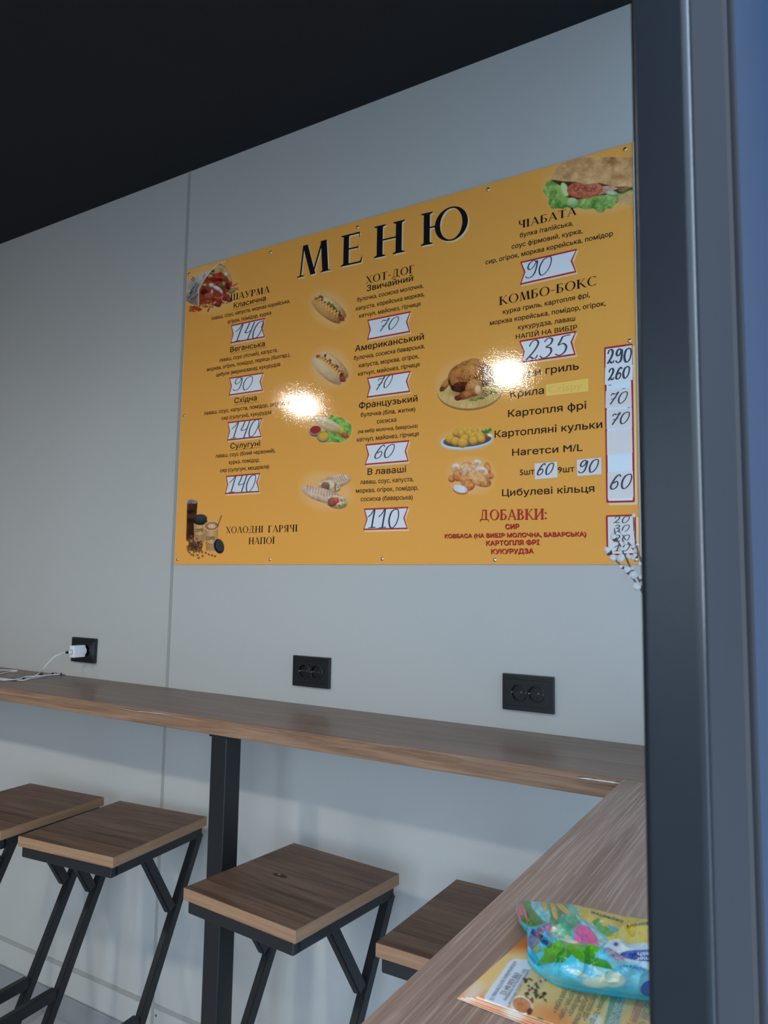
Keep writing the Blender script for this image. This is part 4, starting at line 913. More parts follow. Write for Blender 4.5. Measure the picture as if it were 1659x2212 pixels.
def lavash(p):
    q = lambda x, y: zz(4, x, y)
    def roll(x0, y0, x1, y1, w, seed):
        a = q(x0, y0); b = q(x1, y1); cx, cy = (a[0] + b[0]) / 2, (a[1] + b[1]) / 2; L = math.hypot(b[0] - a[0], b[1] - a[1]) / 2; ang = math.degrees(math.atan2(b[1] - a[1], b[0] - a[0]))
        p.ball(cx, cy, L, w, ang, (150, 98, 66), (228, 205, 182), .35, seed, 9)
        n = 12
        for i in range(n):
            t = -.8 + 1.5 * i / n; ux, uy = math.cos(math.radians(ang)), math.sin(math.radians(ang)); X0, Y0 = cx + ux * L * t, cy + uy * L * t
            p.put(p.line([(X0 + uy * w * .70, Y0 - ux * w * .70), (X0 - uy * w * .1 + 3, Y0 + ux * w * .1)], 1.9, 1.6) * .7, K((150, 84, 48)))
    roll(330, 1080, 700, 985, 14, 2); cx, cy = q(455, 1085)
    def cut(cx, cy, r, rr):
        p.ball(cx, cy, rr, r, 10, (150, 110, 70), (225, 208, 175), .5, int(cx), 3)
        for i in range(22):
            rs = random.Random(i * 3 + int(cx)); cc = rs.choice([(200, 190, 140), (190, 70, 45), (170, 170, 95), (225, 215, 190), (120, 130, 60)])
            p.ball(cx + rs.uniform(-.2, .75) * rr, cy + rs.uniform(-.6, .6) * r, 2.4, 1.7, rs.uniform(0, 90), tuple(int(v * .7) for v in cc), cc)
        p.ball(cx - rr * .42, cy, r * .66, r * .70, 0, (95, 52, 42), (150, 100, 82), .2, 4); 
    cut(cx, cy, 13.5, 24)
    roll(130, 1110, 640, 1270, 15, 5); cx, cy = q(535, 1265); cut(cx, cy, 14.5, 24)
    cx, cy = q(527, 1245); p.ball(cx, cy, 7, 7, 0, (150, 40, 30), (215, 95, 70))
picture('food_picture', 'printed picture of two grilled flatbread rolls cut open', 646, 1018, 768, 1110, lavash, halo=[(706, 1062, 68, 50, 8)])

def coffee(p):
    q = lambda x, y: zz(2, x, y); rs = random.Random(9)
    p.put(p.poly([q(x, y) for x, y in ((148, 1265), (272, 1262), (262, 1420), (230, 1700), (138, 1700))]), p.col((22, 14, 12), (88, 44, 26), p.noise(9, 2) * 1.5 - .35))
    p.put(p.poly([q(x, y) for x, y in ((148, 1270), (152, 1235), (190, 1215), (260, 1232), (274, 1266))]), p.col((30, 24, 22), (150, 150, 145), p.noise(4, 8) * 1.3 - .1))
    for cx_, top, tw, bw, bot, lid in ((300, 1500, 72, 58, 1725, True), (440, 1540, 84, 62, 1830, False)):
        p.put(p.poly([q(cx_ - tw, top), q(cx_ + tw, top), q(cx_ + bw, bot), q(cx_ - bw, bot)]), p.col((160, 118, 72), (208, 168, 112), .9 - np.abs(p.X - q(cx_, 0)[0]) / 18))
        cx, cy = q(cx_, bot); p.put(p.ell(cx, cy, bw / 5.53, 2.6), K((205, 160, 115)))
        a = bot - (75 if lid else 80)
        p.put(p.line([q(cx_ - bw - 8, a - 12), q(cx_, a + 2), q(cx_ + bw + 6, a - 14)], 1.0), K((120, 78, 45)))
        p.put(p.poly([q(cx_ - bw - 6, a), q(cx_ + bw + 6, a), q(cx_ + bw, bot), q(cx_ - bw, bot)]) * .5, K((150, 98, 58)))
    cx, cy = q(306, 1480); p.put(p.ell(cx, cy, 15.5, 8), K((25, 27, 28))); cx, cy = q(310, 1445); p.put(p.ell(cx, cy, 14.2, 9.2), K((42, 45, 48))); cx, cy = q(312, 1428); p.put(p.ell(cx, cy, 10, 5.5), K((58, 60, 62)))
    cx, cy = q(444, 1535); p.put(p.ell(cx, cy, 17.5, 10.5, -4), K((205, 178, 140))); p.put(p.ell(cx, cy, 15.5, 8.8, -4), K((160, 108, 66)))
    p.put(p.ell(cx, cy, 8, 4.8), K((222, 200, 168))); p.put(p.ell(cx, cy - .5, 5.5, 3.2), K((170, 120, 80))); p.put(p.ell(cx, cy - .5, 3.6, 2), K((225, 205, 175)))
    p.put(p.line([q(515, 1530), q(562, 1408)], 1.8), K((45, 30, 25)))
    cx, cy = q(532, 1775); p.put(p.ell(cx, cy, 11, 16, -14), K((22, 24, 26))); cx, cy = q(540, 1765); p.put(p.ell(cx, cy, 8, 12, -14), K((62, 66, 68))); p.put(p.ell(cx, cy, 6, 9.5, -14), K((50, 53, 55)))
    for i in range(150):
        x = rs.gauss(245, 45); y = rs.gauss(1765, 36)
        if abs(x - 245) > 90: continue
        cx, cy = q(x, y); p.ball(cx, cy, 2.3, 1.6, rs.uniform(0, 90), (28, 16, 12), (110, 72, 50))
    for x, y in ((180, 1850), (207, 1875), (235, 1845), (275, 1878), (290, 1912), (335, 1890), (330, 1845), (372, 1852), (410, 1872), (447, 1880), (482, 1893), (300, 1825), (265, 1835), (180, 1695), (210, 1690), (200, 1660)):
        cx, cy = q(x, y); p.ball(cx, cy, 2.7, 2.0, rs.uniform(-70, 70), (40, 20, 14), (140, 92, 62))
picture('food_picture', 'printed picture of two paper coffee cups, beans and a cola bottle', 400, 1074, 492, 1214, coffee)
f = Flat(.0006); add_text(f, 'COFFE', zz(2, 248, 1605), zz(2, 340, 1600), .0135, .02); add_text(f, 'COFFE', zz(2, 376, 1700), zz(2, 482, 1700), .0150, .02)
f.build('cup_lettering', M['inkblack'])

def ciabatta(p):
    q = lambda x, y: zz(5, x, y); rs = random.Random(6)
    p.put(p.poly([q(x, y) for x, y in ((1360, 560), (1540, 540), (1540, 655), (1400, 650), (1350, 620))]), p.col((176, 128, 80), (226, 184, 130), p.noise(12, 5)))
    g = [(735, 400), (690, 430), (658, 510), (690, 560), (720, 590), (712, 640), (745, 690), (800, 682), (850, 690), (890, 672), (940, 690), (1010, 680), (1080, 700), (1150, 685), (1200, 730), (1245, 728), (1262, 690), (1330, 690), (1385, 620), (1400, 560), (1530, 520), (1530, 470), (1300, 480), (900, 400)]
    p.put(p.poly([q(*v) for v in g]), p.col((78, 122, 48), (178, 205, 112), p.noise(11, 7) * 1.5 - .3))
    for i in range(24):
        x = rs.uniform(690, 1380); y = rs.uniform(560, 680) if x > 900 else rs.uniform(440, 670); p.put(p.line([q(x, y), q(x + 30, y - rs.uniform(10, 60))], 1.0) * .45, K((205, 225, 150)))
    p.put(p.poly([q(x, y) for x, y in ((735, 405), (900, 420), (1530, 440), (1530, 500), (1420, 540), (1200, 560), (1000, 600), (880, 575), (840, 470))]), p.col((48, 40, 26), (98, 72, 48), p.noise(8, 8)))
    cx, cy = q(870, 500); p.put(p.ell(cx, cy, 8, 16, -18), K((170, 190, 120))); p.put(p.ell(cx, cy, 6, 14, -18), K((198, 212, 150)))
    p.put(p.poly([q(x, y) for x, y in ((1170, 520), (1240, 470), (1330, 465), (1390, 490), (1300, 530), (1200, 555))]), p.col((170, 105, 90), (222, 182, 165), p.noise(7, 9)))
    p.put(p.poly([q(x, y) for x, y in ((1390, 470), (1480, 465), (1520, 480), (1440, 530), (1390, 520))]), p.col((110, 80, 50), (168, 128, 82), p.noise(7, 3)))
    cx, cy = q(1065, 500); p.put(p.ell(cx, cy, 39, 19, -3), K((198, 92, 62))); p.put(p.ell(cx + 1, cy - 2, 35, 15.5, -3), p.col((148, 62, 45), (205, 128, 92), p.noise(7, 4) * 1.3 - .1))
    for x, y, a in ((985, 500, -25), (1050, 480, 10), (1110, 505, 30), (1160, 480, -10)):
        cx, cy = q(x, y); p.put(p.ell(cx, cy, 6.5, 3.6, a, 2) * .8, K((148, 58, 42))); p.put(p.ell(cx - 1, cy - 1, 3, 1.4, a) * .6, K((222, 160, 120)))
    cx, cy = q(945, 630); p.ball(cx, cy, 13, 11, 20, (95, 135, 70), (190, 208, 145))
    cx, cy = q(1330, 540); p.ball(cx, cy, 14, 6, 10, (105, 130, 80), (196, 205, 165))
    b = [(735, 400), (755, 360), (800, 280), (870, 215), (960, 190), (1080, 186), (1200, 188), (1320, 182), (1400, 190), (1530, 185), (1530, 480), (1460, 470), (1370, 475), (1300, 460), (1200, 435), (1080, 450), (980, 425), (860, 420)]
    t = (p.Y - q(0, 300)[1]) / 60
    p.put(p.poly([q(*v) for v in b]), p.col((158, 104, 60), (228, 180, 122), p.noise(16, 11) * 1.3 + t * .35 - .12))
    for i in range(22):
        x = rs.uniform(800, 1510); y = rs.uniform(210, 420); p.put(p.line([q(x, y), q(x + rs.uniform(10, 50), y - rs.uniform(0, 30))], 1.6, 2.2) * .35, K(rs.choice([(240, 205, 160), (150, 92, 52), (235, 195, 140)])))
picture('food_picture', 'printed picture of a ciabatta sandwich with lettuce and tomato', 1172, 335, 1376, 470, ciabatta, halo=[(1290, 402, 132, 72, -4)])

def chicken(p):
    q = lambda x, y: zz(10, x, y); rs = random.Random(5)
    cx, cy = q(600, 590); p.put(p.ell(cx, cy + 3.5, 70, 41, -3), K((150, 108, 62))); p.put(p.ell(cx, cy, 70, 40, -3), p.col((186, 148, 86), (226, 190, 122), p.noise(20, 2)))
    p.put(p.ell(cx, cy, 70, 40, -3) * np.clip(.25 * (np.sin(p.X * .45 + p.Y * .1) > .86), 0, 1), K((165, 122, 68)))
    cx, cy = q(560, 640); p.put(p.ell(cx, cy, 40, 12, 0, 8) * .5, K((120, 76, 40)))
    def b(x, y, rx, ry, d, c0=(82, 38, 20), c1=(196, 128, 66), nz=.6, sd=1): cx, cy = q(x, y); p.ball(cx, cy, rx, ry, d, c0, c1, nz, sd, 7)
    b(240, 510, 19, 6.5, -52, sd=3); b(190, 575, 5, 5, 0, (60, 26, 18), (130, 66, 40)); b(545, 195, 13, 6, -12, sd=8)
    b(700, 230, 24, 15, 15, sd=4); b(820, 380, 20, 24, 20, (50, 22, 14), (120, 62, 34), sd=5); b(880, 440, 14, 8, 30, (110, 76, 56), (190, 150, 120), sd=6)
    b(540, 410, 39, 33, -14, sd=2); b(470, 545, 22, 11, -8, (40, 16, 10), (92, 44, 24), sd=9)
    b(610, 350, 22, 16, -30, (140, 76, 34), (214, 146, 78), .5, 7)
    b(660, 560, 20, 17, -50, (120, 66, 32), (212, 148, 86), .4, 11); b(560, 655, 24, 9, -22, (96, 46, 24), (190, 118, 66), .5, 12); b(420, 710, 7, 6, 0, (64, 24, 20), (135, 66, 46))
    b(720, 590, 7, 10, 0, (190, 130, 80), (235, 195, 150), .1)
    for i in range(120):
        x = rs.gauss(560, 130); y = rs.gauss(430, 90); cx, cy = q(x, y)
        if (x - 560) ** 2 / 250 ** 2 + (y - 420) ** 2 / 190 ** 2 < 1: p.put(p.ell(cx, cy, rs.uniform(.8, 2.4), rs.uniform(.6, 1.6), rs.uniform(0, 90)) * .5, K(rs.choice([(64, 26, 14), (92, 42, 20), (205, 140, 72)])))
    for i in range(14): cx, cy = q(rs.uniform(770, 930), rs.uniform(570, 670)); p.put(p.ell(cx, cy, 1.5, 1.2), K((45, 28, 18)))
    for i in range(26):
        t = i / 26; x = 590 + 390 * t; y = 750 - 110 * t + 20 * math.sin(t * 5); p.put(p.line([q(x, y), q(x + 45, y - rs.uniform(-20, 45))], 1.3), K(rs.choice([(52, 92, 48), (95, 138, 82), (38, 70, 38)])))
picture('food_picture', 'printed picture of a roast chicken on a round wooden board', 938, 772, 1096, 892, chicken, halo=[(1016, 834, 82, 66, -3)])

def potato(p):
    q = lambda x, y: zz(10, x, y)
    cx, cy = q(555, 1345); p.put(p.ell(cx, cy + 2, 56, 17.5, -5), K((178, 186, 188))); p.put(p.ell(cx, cy, 56, 16.5, -5), K((205, 210, 210))); p.put(p.ell(cx + 1, cy - 1, 52.5, 14.5, -5), p.col((42, 52, 56), (92, 104, 106), p.noise(20, 3)))
    cx, cy = q(850, 1270); p.ball(cx, cy, 11, 7, 0, (112, 44, 28), (190, 100, 66))
    cx, cy = q(900, 1265); p.ball(cx, cy, 7, 3.5, 30, (200, 190, 160), (240, 236, 220))
    p.put(p.poly([q(x, y) for x, y in ((765, 1215), (785, 1180), (810, 1205), (840, 1165), (860, 1190), (890, 1160), (915, 1160), (932, 1190), (900, 1215), (880, 1240), (820, 1245), (790, 1235))]), p.col((30, 78, 34), (80, 150, 62), p.noise(4, 4)))
    for x, y, r in ((440, 1205, 8), (530, 1200, 8.5), (675, 1195, 8), (690, 1260, 8), (460, 1240, 9.5), (390, 1235, 7), (585, 1240, 9), (640, 1275, 8), (745, 1285, 10.5), (310, 1325, 10), (385, 1355, 10), (520, 1310, 9), (650, 1345, 10), (490, 1375, 11.5), (765, 1320, 9)):
        cx, cy = q(x, y); p.ball(cx, cy, r * 1.06, r * .98, 0, (150, 84, 22), (238, 178, 78), .1, 2, 9)
picture('food_picture', 'printed picture of golden potato balls on a grey plate', 950, 922, 1072, 976, potato, halo=[(1010, 952, 66, 30, -5)])

def nuggets(p):
    q = lambda x, y: zz(10, x, y)
    for x, y, rx, ry, d, c in ((700, 1680, 11, 7.5, -10, 1), (560, 1715, 12, 8, 0, 0), (860, 1760, 7, 14, -10, 0), (900, 1870, 8, 7, 0, 0), (390, 1750, 11, 9, -25, 1), (330, 1910, 8, 8, 20, 0), (420, 1860, 11, 13, 20, 0), (530, 1800, 13, 17, 10, 2), (640, 1790, 12, 14, 0, 2), (770, 1800, 15, 11, 20, 1), (540, 1930, 16, 9, 10, 0), (570, 2010, 16, 12, -14, 0), (740, 1920, 27, 14, 24, 3)):
        cx, cy = q(x, y); c0, c1 = [((150, 70, 30), (222, 150, 90)), ((200, 150, 110), (240, 215, 190)), ((176, 96, 50), (238, 192, 150)), ((166, 84, 34), (234, 176, 118))][c]
        p.ball(cx, cy, rx, ry, d, c0, c1, .55, int(x), 5)
        if c == 1: p.put(p.ell(cx, cy + 1, rx * .5, ry * .45) * .7, K((196, 120, 72)))
    cx, cy = q(455, 2060); p.put(p.ell(cx, cy + 3, 17, 9, 14), K((178, 108, 62))); p.put(p.ell(cx, cy, 15.5, 8, 14), p.col((190, 188, 190), (236, 236, 240), p.noise(6, 2)))
picture('food_picture', 'printed picture of a heap of breaded nuggets, one bitten', 964, 988, 1074, 1072, nuggets, halo=[(1020, 1030, 60, 48, 5)])

# ------------------------------------------------------------------ willow twigs in a vase behind the post
VX, VY = -.232, -.300
vs = empty('vase', (VX, VY, ZT)); tag(vs, 'small pale vase on the window counter hidden behind the dark frame post', 'vase')
bm = bmesh.new(); n = 28; prof = [(.0, 0), (.026, 0), (.033, .02), (.034, .06), (.026, .10), (.016, .135), (.015, .16), (.019, .17), (.0165, .17), (.012, .15), (.012, .03), (0, .02)]
R0 = [[bm.verts.new((r * math.cos(2 * math.pi * i / n), r * math.sin(2 * math.pi * i / n), z)) for i in range(n)] if r else [bm.verts.new((0, 0, z))] for r, z in prof]
for a, b in zip(R0, R0[1:]):
    for i in range(n):
        if len(a) == 1: bm.faces.new((a[0], b[(i + 1) % n], b[i]))
        elif len(b) == 1: bm.faces.new((a[i], a[(i + 1) % n], b[0]))
        else: bm.faces.new((a[i], a[(i + 1) % n], b[(i + 1) % n], b[i]))
link('body', mesh_bm(bm, smooth=True), M['vase'], vs)
def catkin(o, base, tip, r, husk=True):
    d = (Vector(tip) - Vector(base)); L = d.length; d.normalize(); a = d.orthogonal().normalized(); b = d.cross(a); n = 12
    bm = bmesh.new(); P = [Vector(base) + d * (L * t) for t in (0, .12, .35, .6, .82, .95, 1)]; rr = [r * .35, r * .75, r, r * .96, r * .72, r * .4, r * .05]
    R = [[bm.verts.new(p + (a * math.cos(2 * math.pi * i / n) + b * math.sin(2 * math.pi * i / n)) * k) for i in range(n)] for p, k in zip(P, rr)]
    for u, v in zip(R, R[1:]):
        for i in range(n): bm.faces.new((u[i], u[(i + 1) % n], v[(i + 1) % n], v[i]))
    bm.faces.new(R[-1]); bm.faces.new(R[0][::-1]); link('catkin', mesh_bm(bm, smooth=True), M['catkin'], o)
    if husk:
        bm = bmesh.new(); tube_bm(bm, [Vector(base) - d * .002, Vector(base) + d * L * .14, Vector(base) + d * L * .34], [r * .4, r * .86, r * .95], 10)
        link('bud_husk', mesh_bm(bm, smooth=True), M['husk'], o)
def twig(label, pts, cats, yo=0.0):
    o = empty('willow_twig', (VX, VY, ZT + .03)); O = np.array([VX, VY, ZT + .03])
    w = [hitY(*zz(14, x, y), VY + yo) for x, y in pts]
    w.append(np.array([VX + .004, VY + yo * .15, ZT + .19])); w.append(np.array([VX, VY, ZT + .035]))
    sp = smooth_path(w, 6); n = len(sp); bm = bmesh.new(); tube_bm(bm, [p - O for p in sp], [.0011 + .0012 * i / n for i in range(n)], 7)
    link('stem', mesh_bm(bm, smooth=True), M['twig'], o)
    for (bx, by, tx, ty, r, hk) in cats:
        catkin(o, hitY(*zz(14, bx, by), VY + yo) - O, hitY(*zz(14, tx, ty), VY + yo - .004) - O, r, hk)
    tag(o, label, 'twig', 'pussy willow twigs in the vase')
    return o
twig('pussy willow twig bearing the lowest row of large white catkins', [(250, 1080), (330, 1150), (430, 1280), (560, 1400), (700, 1530), (830, 1700), (960, 1880), (1060, 2060), (1150, 2300)],
     [(310, 1110, 165, 975, .0062, True), (440, 1240, 275, 1180, .0072, False), (500, 1300, 575, 1120, .0072, False), (590, 1440, 490, 1390, .0036, True), (745, 1560, 630, 1420, .0068, True), (800, 1680, 845, 1515, .0080, False), (760, 1620, 715, 1680, .0036, False), (985, 1900, 800, 1815, .0080, False), (990, 1830, 1040, 1760, .0045, False)])
twig('middle pussy willow twig with a dark bud, crossing the small price tag', [(390, 540), (420, 690), (470, 830), (540, 950), (590, 1090), (660, 1220), (740, 1390), (850, 1560), (1000, 1800), (1150, 2250)],
     [(410, 800, 335, 670, .0060, True), (560, 960, 540, 1060, .0040, False), (400, 640, 320, 610, .0018, True), (720, 1240, 690, 1110, .0042, False), (800, 1500, 760, 1420, .0040, True)], .012)
twig('thin pussy willow twig with a bent tip and grey catkin', [(470, 590), (560, 670), (640, 790), (730, 890), (850, 1010), (950, 1150), (1020, 1280), (1080, 1450), (1150, 1800)],
     [(570, 690, 590, 590, .0050, False), (680, 880, 600, 850, .0055, False), (830, 1000, 800, 900, .0045, True), (870, 1090, 890, 980, .0048, False), (900, 1190, 810, 1130, .0050, True), (830, 1200, 800, 1240, .0042, False)], -.010)
twig('upright pussy willow twig reaching highest, beside the board white margin', [(825, 260), (830, 400), (845, 620), (870, 800), (910, 980), (950, 1140), (1010, 1300), (1080, 1500), (1140, 1800)],
     [(828, 290, 828, 205, .0034, False), (845, 640, 800, 630, .0016, True), (905, 930, 930, 880, .0030, True), (985, 1390, 975, 1300, .0040, False), (1010, 1700, 980, 1610, .0045, True)], -.018)

# ------------------------------------------------------------------ leaflets
def leaf_paint(p, top):
    q = lambda x, y: zz(9, x, y)
    gy = p.noise(60, 3)
    p.c[:] = K2((228, 188, 122)) * np.ones(p.c.shape); p.put(np.clip(gy * 1.6 - .5, 0, 1), K2((222, 206, 152)))
    a = q(25, 955); b = q(600, 1150)
    dist = ((p.X - a[0]) * (b[1] - a[1]) - (p.Y - a[1]) * (b[0] - a[0])) / math.hypot(b[0] - a[0], b[1] - a[1])
    p.put(np.clip((46 - dist) / 46, 0, 1) ** .9, K2((222, 132, 58)))
    p.put(np.clip((2066 - p.Y) / 22, 0, 1), K2((205, 112, 45)))
    p.put(p.ell(*q(150, 900), 26, 12, -40, 12) * .8, K2((226, 210, 190)))
    p.put(p.ell(*q(480, 1070), 22, 12, 20, 9) * .9, K2((236, 222, 205)))
    p.put(p.ell(*q(800, 1080), 40, 18, 20, 22) * .8, K2((224, 136, 66)))
    p.put(p.ell(*q(1130, 1120), 14, 14, 0, 8) * .8, K2((238, 232, 222)))
    if not top: return
    p.put(p.poly([q(x, y) for x, y in ((480, 632), (640, 640), (610, 740), (430, 1010), (400, 1026), (270, 985), (243, 950), (250, 925), (440, 655))]), K2((214, 220, 232)))
    p.put(p.poly([q(x, y) for x, y in ((640, 740), (740, 790), (720, 850), (640, 930), (560, 900), (580, 800))], 6) * .6, p.col2((190, 150, 100), (232, 210, 180), p.noise(9, 6)))
    for i in range(40):
        rs = random.Random(i); x, y = q(rs.uniform(560, 740), rs.uniform(770, 970)); p.ball2(x, y, rs.uniform(2, 6), rs.uniform(1.5, 4), rs.uniform(0, 90), rs.choice([(168, 60, 40), (235, 220, 190), (70, 85, 50), (120, 78, 45), (220, 180, 120), (60, 40, 35)]))
    x, y = q(540, 1000); p.put(p.ell(x, y, 25, 19, 25), K2((238, 232, 226))); p.put(p.ell(x + 1, y, 21, 16, 25), p.col2((176, 84, 44), (226, 160, 104), p.noise(7, 5)))
    x, y = q(605, 1050); p.ball2(x, y, 6, 8, 20, (120, 50, 40)); x, y = q(675, 1125); p.ball2(x, y, 11, 7, 0, (60, 120, 75))
    p.put(p.poly([q(x, y) for x, y in ((1255, 900), (1375, 900), (1300, 1230), (1180, 1230))]), K2((128, 160, 140)))
def K2(c): return np.clip(lin(c) * 1.15, 0, .92)
Pic.col2 = lambda s, a, b, f: K2(a) * (1 - np.clip(f, 0, 1)[..., None]) + K2(b) * np.clip(f, 0, 1)[..., None]
def _ball2(s, cx, cy, rx, ry, deg, c):
    m_ = s.ell(cx, cy, rx, ry, deg); r = np.sqrt(s.u ** 2 + s.v ** 2); s.put(m_, s.col2(tuple(v * .6 for v in c), c, 1.1 - r ** 2))
Pic.ball2 = _ball2
M['leafprint'] = plain('leaflet_print', (1, 1, 1), .5, spec=.3, bump=(30, .0004))
tt = M['leafprint'].node_tree; aa = tt.nodes.new('ShaderNodeAttribute'); aa.attribute_name = 'Col'; tt.links.new(aa.outputs['Color'], tt.nodes['Principled BSDF'].inputs['Base Color'])
def leaflet(x, y, w, h, rot, z, label, top=False):
    o = empty('leaflet', (x, y, z), rot)      # x, y: corner nearest the camera on the left
    nx, ny = (170, 140) if top else (60, 50); ca, sa = math.cos(rot), math.sin(rot)
    U, V = np.meshgrid(np.linspace(0, w, nx), np.linspace(0, h, ny)); lift = .0012 * np.exp(-((U) / .02)) * np.exp(-(V / .03)) * (1 if top else .4)
    WX = x + U * ca - V * sa; WY = y + U * sa + V * ca
    px, py = toPx(np.stack([WX, WY, z + lift], -1)); p = Pic(px, py, 1.0); leaf_paint(p, top)
    n = nx * ny; v = np.stack([U, V, lift], -1).reshape(-1, 3); vb = v * np.array([1, 1, 0]) - np.array([0, 0, .0005]); idx = np.arange(n).reshape(ny, nx); faces = []
    A, B, Cc, D = idx[:-1, :-1].ravel(), idx[:-1, 1:].ravel(), idx[1:, 1:].ravel(), idx[1:, :-1].ravel()
    faces = np.stack([A, B, Cc, D], 1).tolist() + [[0 + n, (ny - 1) * nx + n, n + n - 1, nx - 1 + n]]
    rim = list(idx[0]) + list(idx[1:, -1]) + list(idx[-1, ::-1][1:]) + list(idx[::-1, 0][1:-1])
    for i in range(len(rim)): a = int(rim[i]); b = int(rim[(i + 1) % len(rim)]); faces.append([a, a + n, b + n, b])
    me = bpy.data.meshes.new('sheet'); me.from_pydata(v.tolist() + vb.tolist(), [], faces); me.update()
    at = me.color_attributes.new('Col', 'FLOAT_COLOR', 'POINT'); cc = np.ones((2 * n, 4)); cc[:n, :3] = p.c.reshape(-1, 3); cc[n:, :3] = .8; at.data.foreach_set('color', cc.ravel())
    link('sheet', me, M['leafprint'], o); tag(o, label, 'leaflet', 'menu leaflets stacked on the window counter')
    return o
def zc(x, y): p = hitZ(x, y, ZT); return p[0], p[1]
lx = [zc(988, 2159), zc(996, 2161), zc(1006, 2163), zc(1016, 2166), zc(1029, 2168)]
labs = ['bottom orange leaflet of the stack, its corner sticking out furthest left', 'second orange leaflet from the bottom of the stack', 'middle orange leaflet of the fanned stack', 'orange leaflet just under the top one of the stack', 'top orange leaflet with white address sticker, partly under the wet wipes']
tops = None
for i, ((x, y), lb) in enumerate(zip(lx, labs)):
    r0 = math.radians((-4.5, -3.2, -2.2, -1.6, -1.0)[i])
    tops = leaflet(x, y, .19 - .0105 * i * .8, .132, r0, ZT + .0012 + .0009 * i, lb, i == 4)
LZ = ZT + .0012 + .0009 * 4
def flat_text(parent, body, L, R_p, Uv, size, mat, zpl, name='lettering', hfun=None, off=0):
    """text on a horizontal plane between two photographed points; Uv +1/-1 picks the side of the tops"""
    vs_, fs = text_mesh(body, off); a = hitZ(*L, zpl)[:2]; b = hitZ(*R_p, zpl)[:2]; x0, x1 = vs_[:, 0].min(), vs_[:, 0].max()
    d = (b - a) / (x1 - x0); up = np.array([-d[1], d[0]]) / np.linalg.norm(d) * size * Uv
    inv = parent.matrix_basis.inverted(); V = []
    for x, y in vs_:
        P = a + d * (x - x0) + up * y; z = zpl + (hfun(P[0], P[1]) if hfun else 0); V.append(tuple(inv @ Vector((P[0], P[1], z))))
    me = bpy.data.meshes.new(name); me.from_pydata(V, [], fs); me.update(); return link(name, me, mat, parent)
dk = plain('leaflet_ink', (.10, .09, .08), .4); wh = plain('leaflet_white_ink', (.8, .85, .8), .4); pk = plain('leaflet_pink_ink', (.62, .22, .26), .4); bl = plain('leaflet_blue_ink', (.30, .30, .42), .4)
zt_ = LZ + .0012
for s, a, b, sz, mt_ in (('Приймаємо на виробку замовлення', (592, 712), (432, 988), .0042, dk), ('Вас чекають по телефону:', (556, 712), (392, 962), .0042, dk), ('098 630 84 52', (488, 738), (366, 908), .0066, dk), ('м.Компаніївка, вул.Степова 13', (478, 650), (282, 952), .0052, dk),
        ('Тушка курки •', (885, 850), (782, 1050), .0066, dk), ('• Куря гриль • Крила •', (945, 868), (825, 1105), .0066, dk), ('• Комбо-бокси •', (1000, 880), (902, 1080), .0066, dk), ('• Цибулеві кільця', (1055, 890), (942, 1160), .0066, dk), ('• Картопля фрі •', (1112, 900), (1018, 1115), .0066, dk), ('• Шаурма • Хот-доги', (1190, 905), (1068, 1160), .0066, dk),
        ('ПОСТІЙНИМ ЗНИЖКА', (1318, 915), (1205, 1165), .0062, wh), ('ПІДКАЗУВАЛИ СМАК', (1362, 905), (1262, 1165), .0056, wh), ('Щоденні д', (1460, 955), (1378, 1165), .0110, pk), ('по свій че', (1535, 970), (1462, 1165), .0100, bl)):
    flat_text(tops, s, zz(9, *a), zz(9, *b), 1, sz, mt_, zt_)

# ------------------------------------------------------------------ packet of wet wipes
def lerp_path(P, x):
    xs = [p[0] for p in P]; ys = [p[1] for p in P]; return np.interp(x, xs, ys)
nu, nv = 300, 170
q11 = lambda x, y: zz(11, x, y)
topP = [zz(9, 497, 195), zz(9, 560, 168), zz(9, 700, 172), zz(9, 950, 195), zz(9, 1150, 240), zz(9, 1350, 290), zz(9, 1580, 312), (1478, 2000)]
botP = [zz(9, 520, 280), zz(9, 590, 640), zz(9, 640, 705), zz(9, 800, 815), zz(9, 1000, 865), zz(9, 1250, 905), zz(9, 1480, 935), zz(9, 1600, 945), (1478, 2172)]
topP[0] = (topP[0][0] - 1, topP[0][1]); botP = [(zz(9, 497, 0)[0], zz(9, 497, 330)[1])] + [zz(9, 540, 350), zz(9, 556, 375), zz(9, 590, 400), zz(9, 592, 460)] + botP[1:]
botP = sorted([(b[0], b[1]) for b in [(zz(9, 497, 200)[0], zz(9, 0, 240)[1]), zz(9, 520, 330), zz(9, 555, 378), zz(9, 584, 400), zz(9, 590, 640), zz(9, 640, 705), zz(9, 720, 765), zz(9, 800, 815), zz(9, 1000, 865), zz(9, 1250, 905), zz(9, 1480, 935), zz(9, 1600, 945), (1478, 2172)]])
uu = np.linspace(0, 1, nu) ** 1.0; x0b, x1b = zz(9, 497, 0)[0], 1478
XX = x0b + (x1b - x0b) * uu; TY = lerp_path(topP, XX); BY = lerp_path(botP, XX)
VV = np.linspace(0, 1, nv)
PXg = np.repeat(XX[None, :], nv, 0); PYg = BY[None, :] * (1 - VV[:, None]) + TY[None, :] * VV[:, None]
Ug = np.repeat(uu[None, :], nv, 0); Vg = np.repeat(VV[:, None], nu, 1)
bp_ = Pic(PXg, PYg, 1.0)
endk = np.clip(Ug / .22, 0, 1) ** .7 * np.clip((1 - Ug) / .03, 0, 1) ** .5
Hh = .0035 + .028 * endk * np.clip(np.sin(math.pi * np.clip(Vg, 0, 1)), 0, 1) ** .55 + .010 * endk * Vg
rid = np.clip(np.abs(bp_.noise(44, 5, 2) - .5) * 3, 0, 1); rid2 = np.abs(bp_.noise(12, 8, 2) - .5) * 2
edge = np.clip(np.minimum(Vg, 1 - Vg) * 8, 0, 1) * np.clip(Ug * 14, 0, 1)
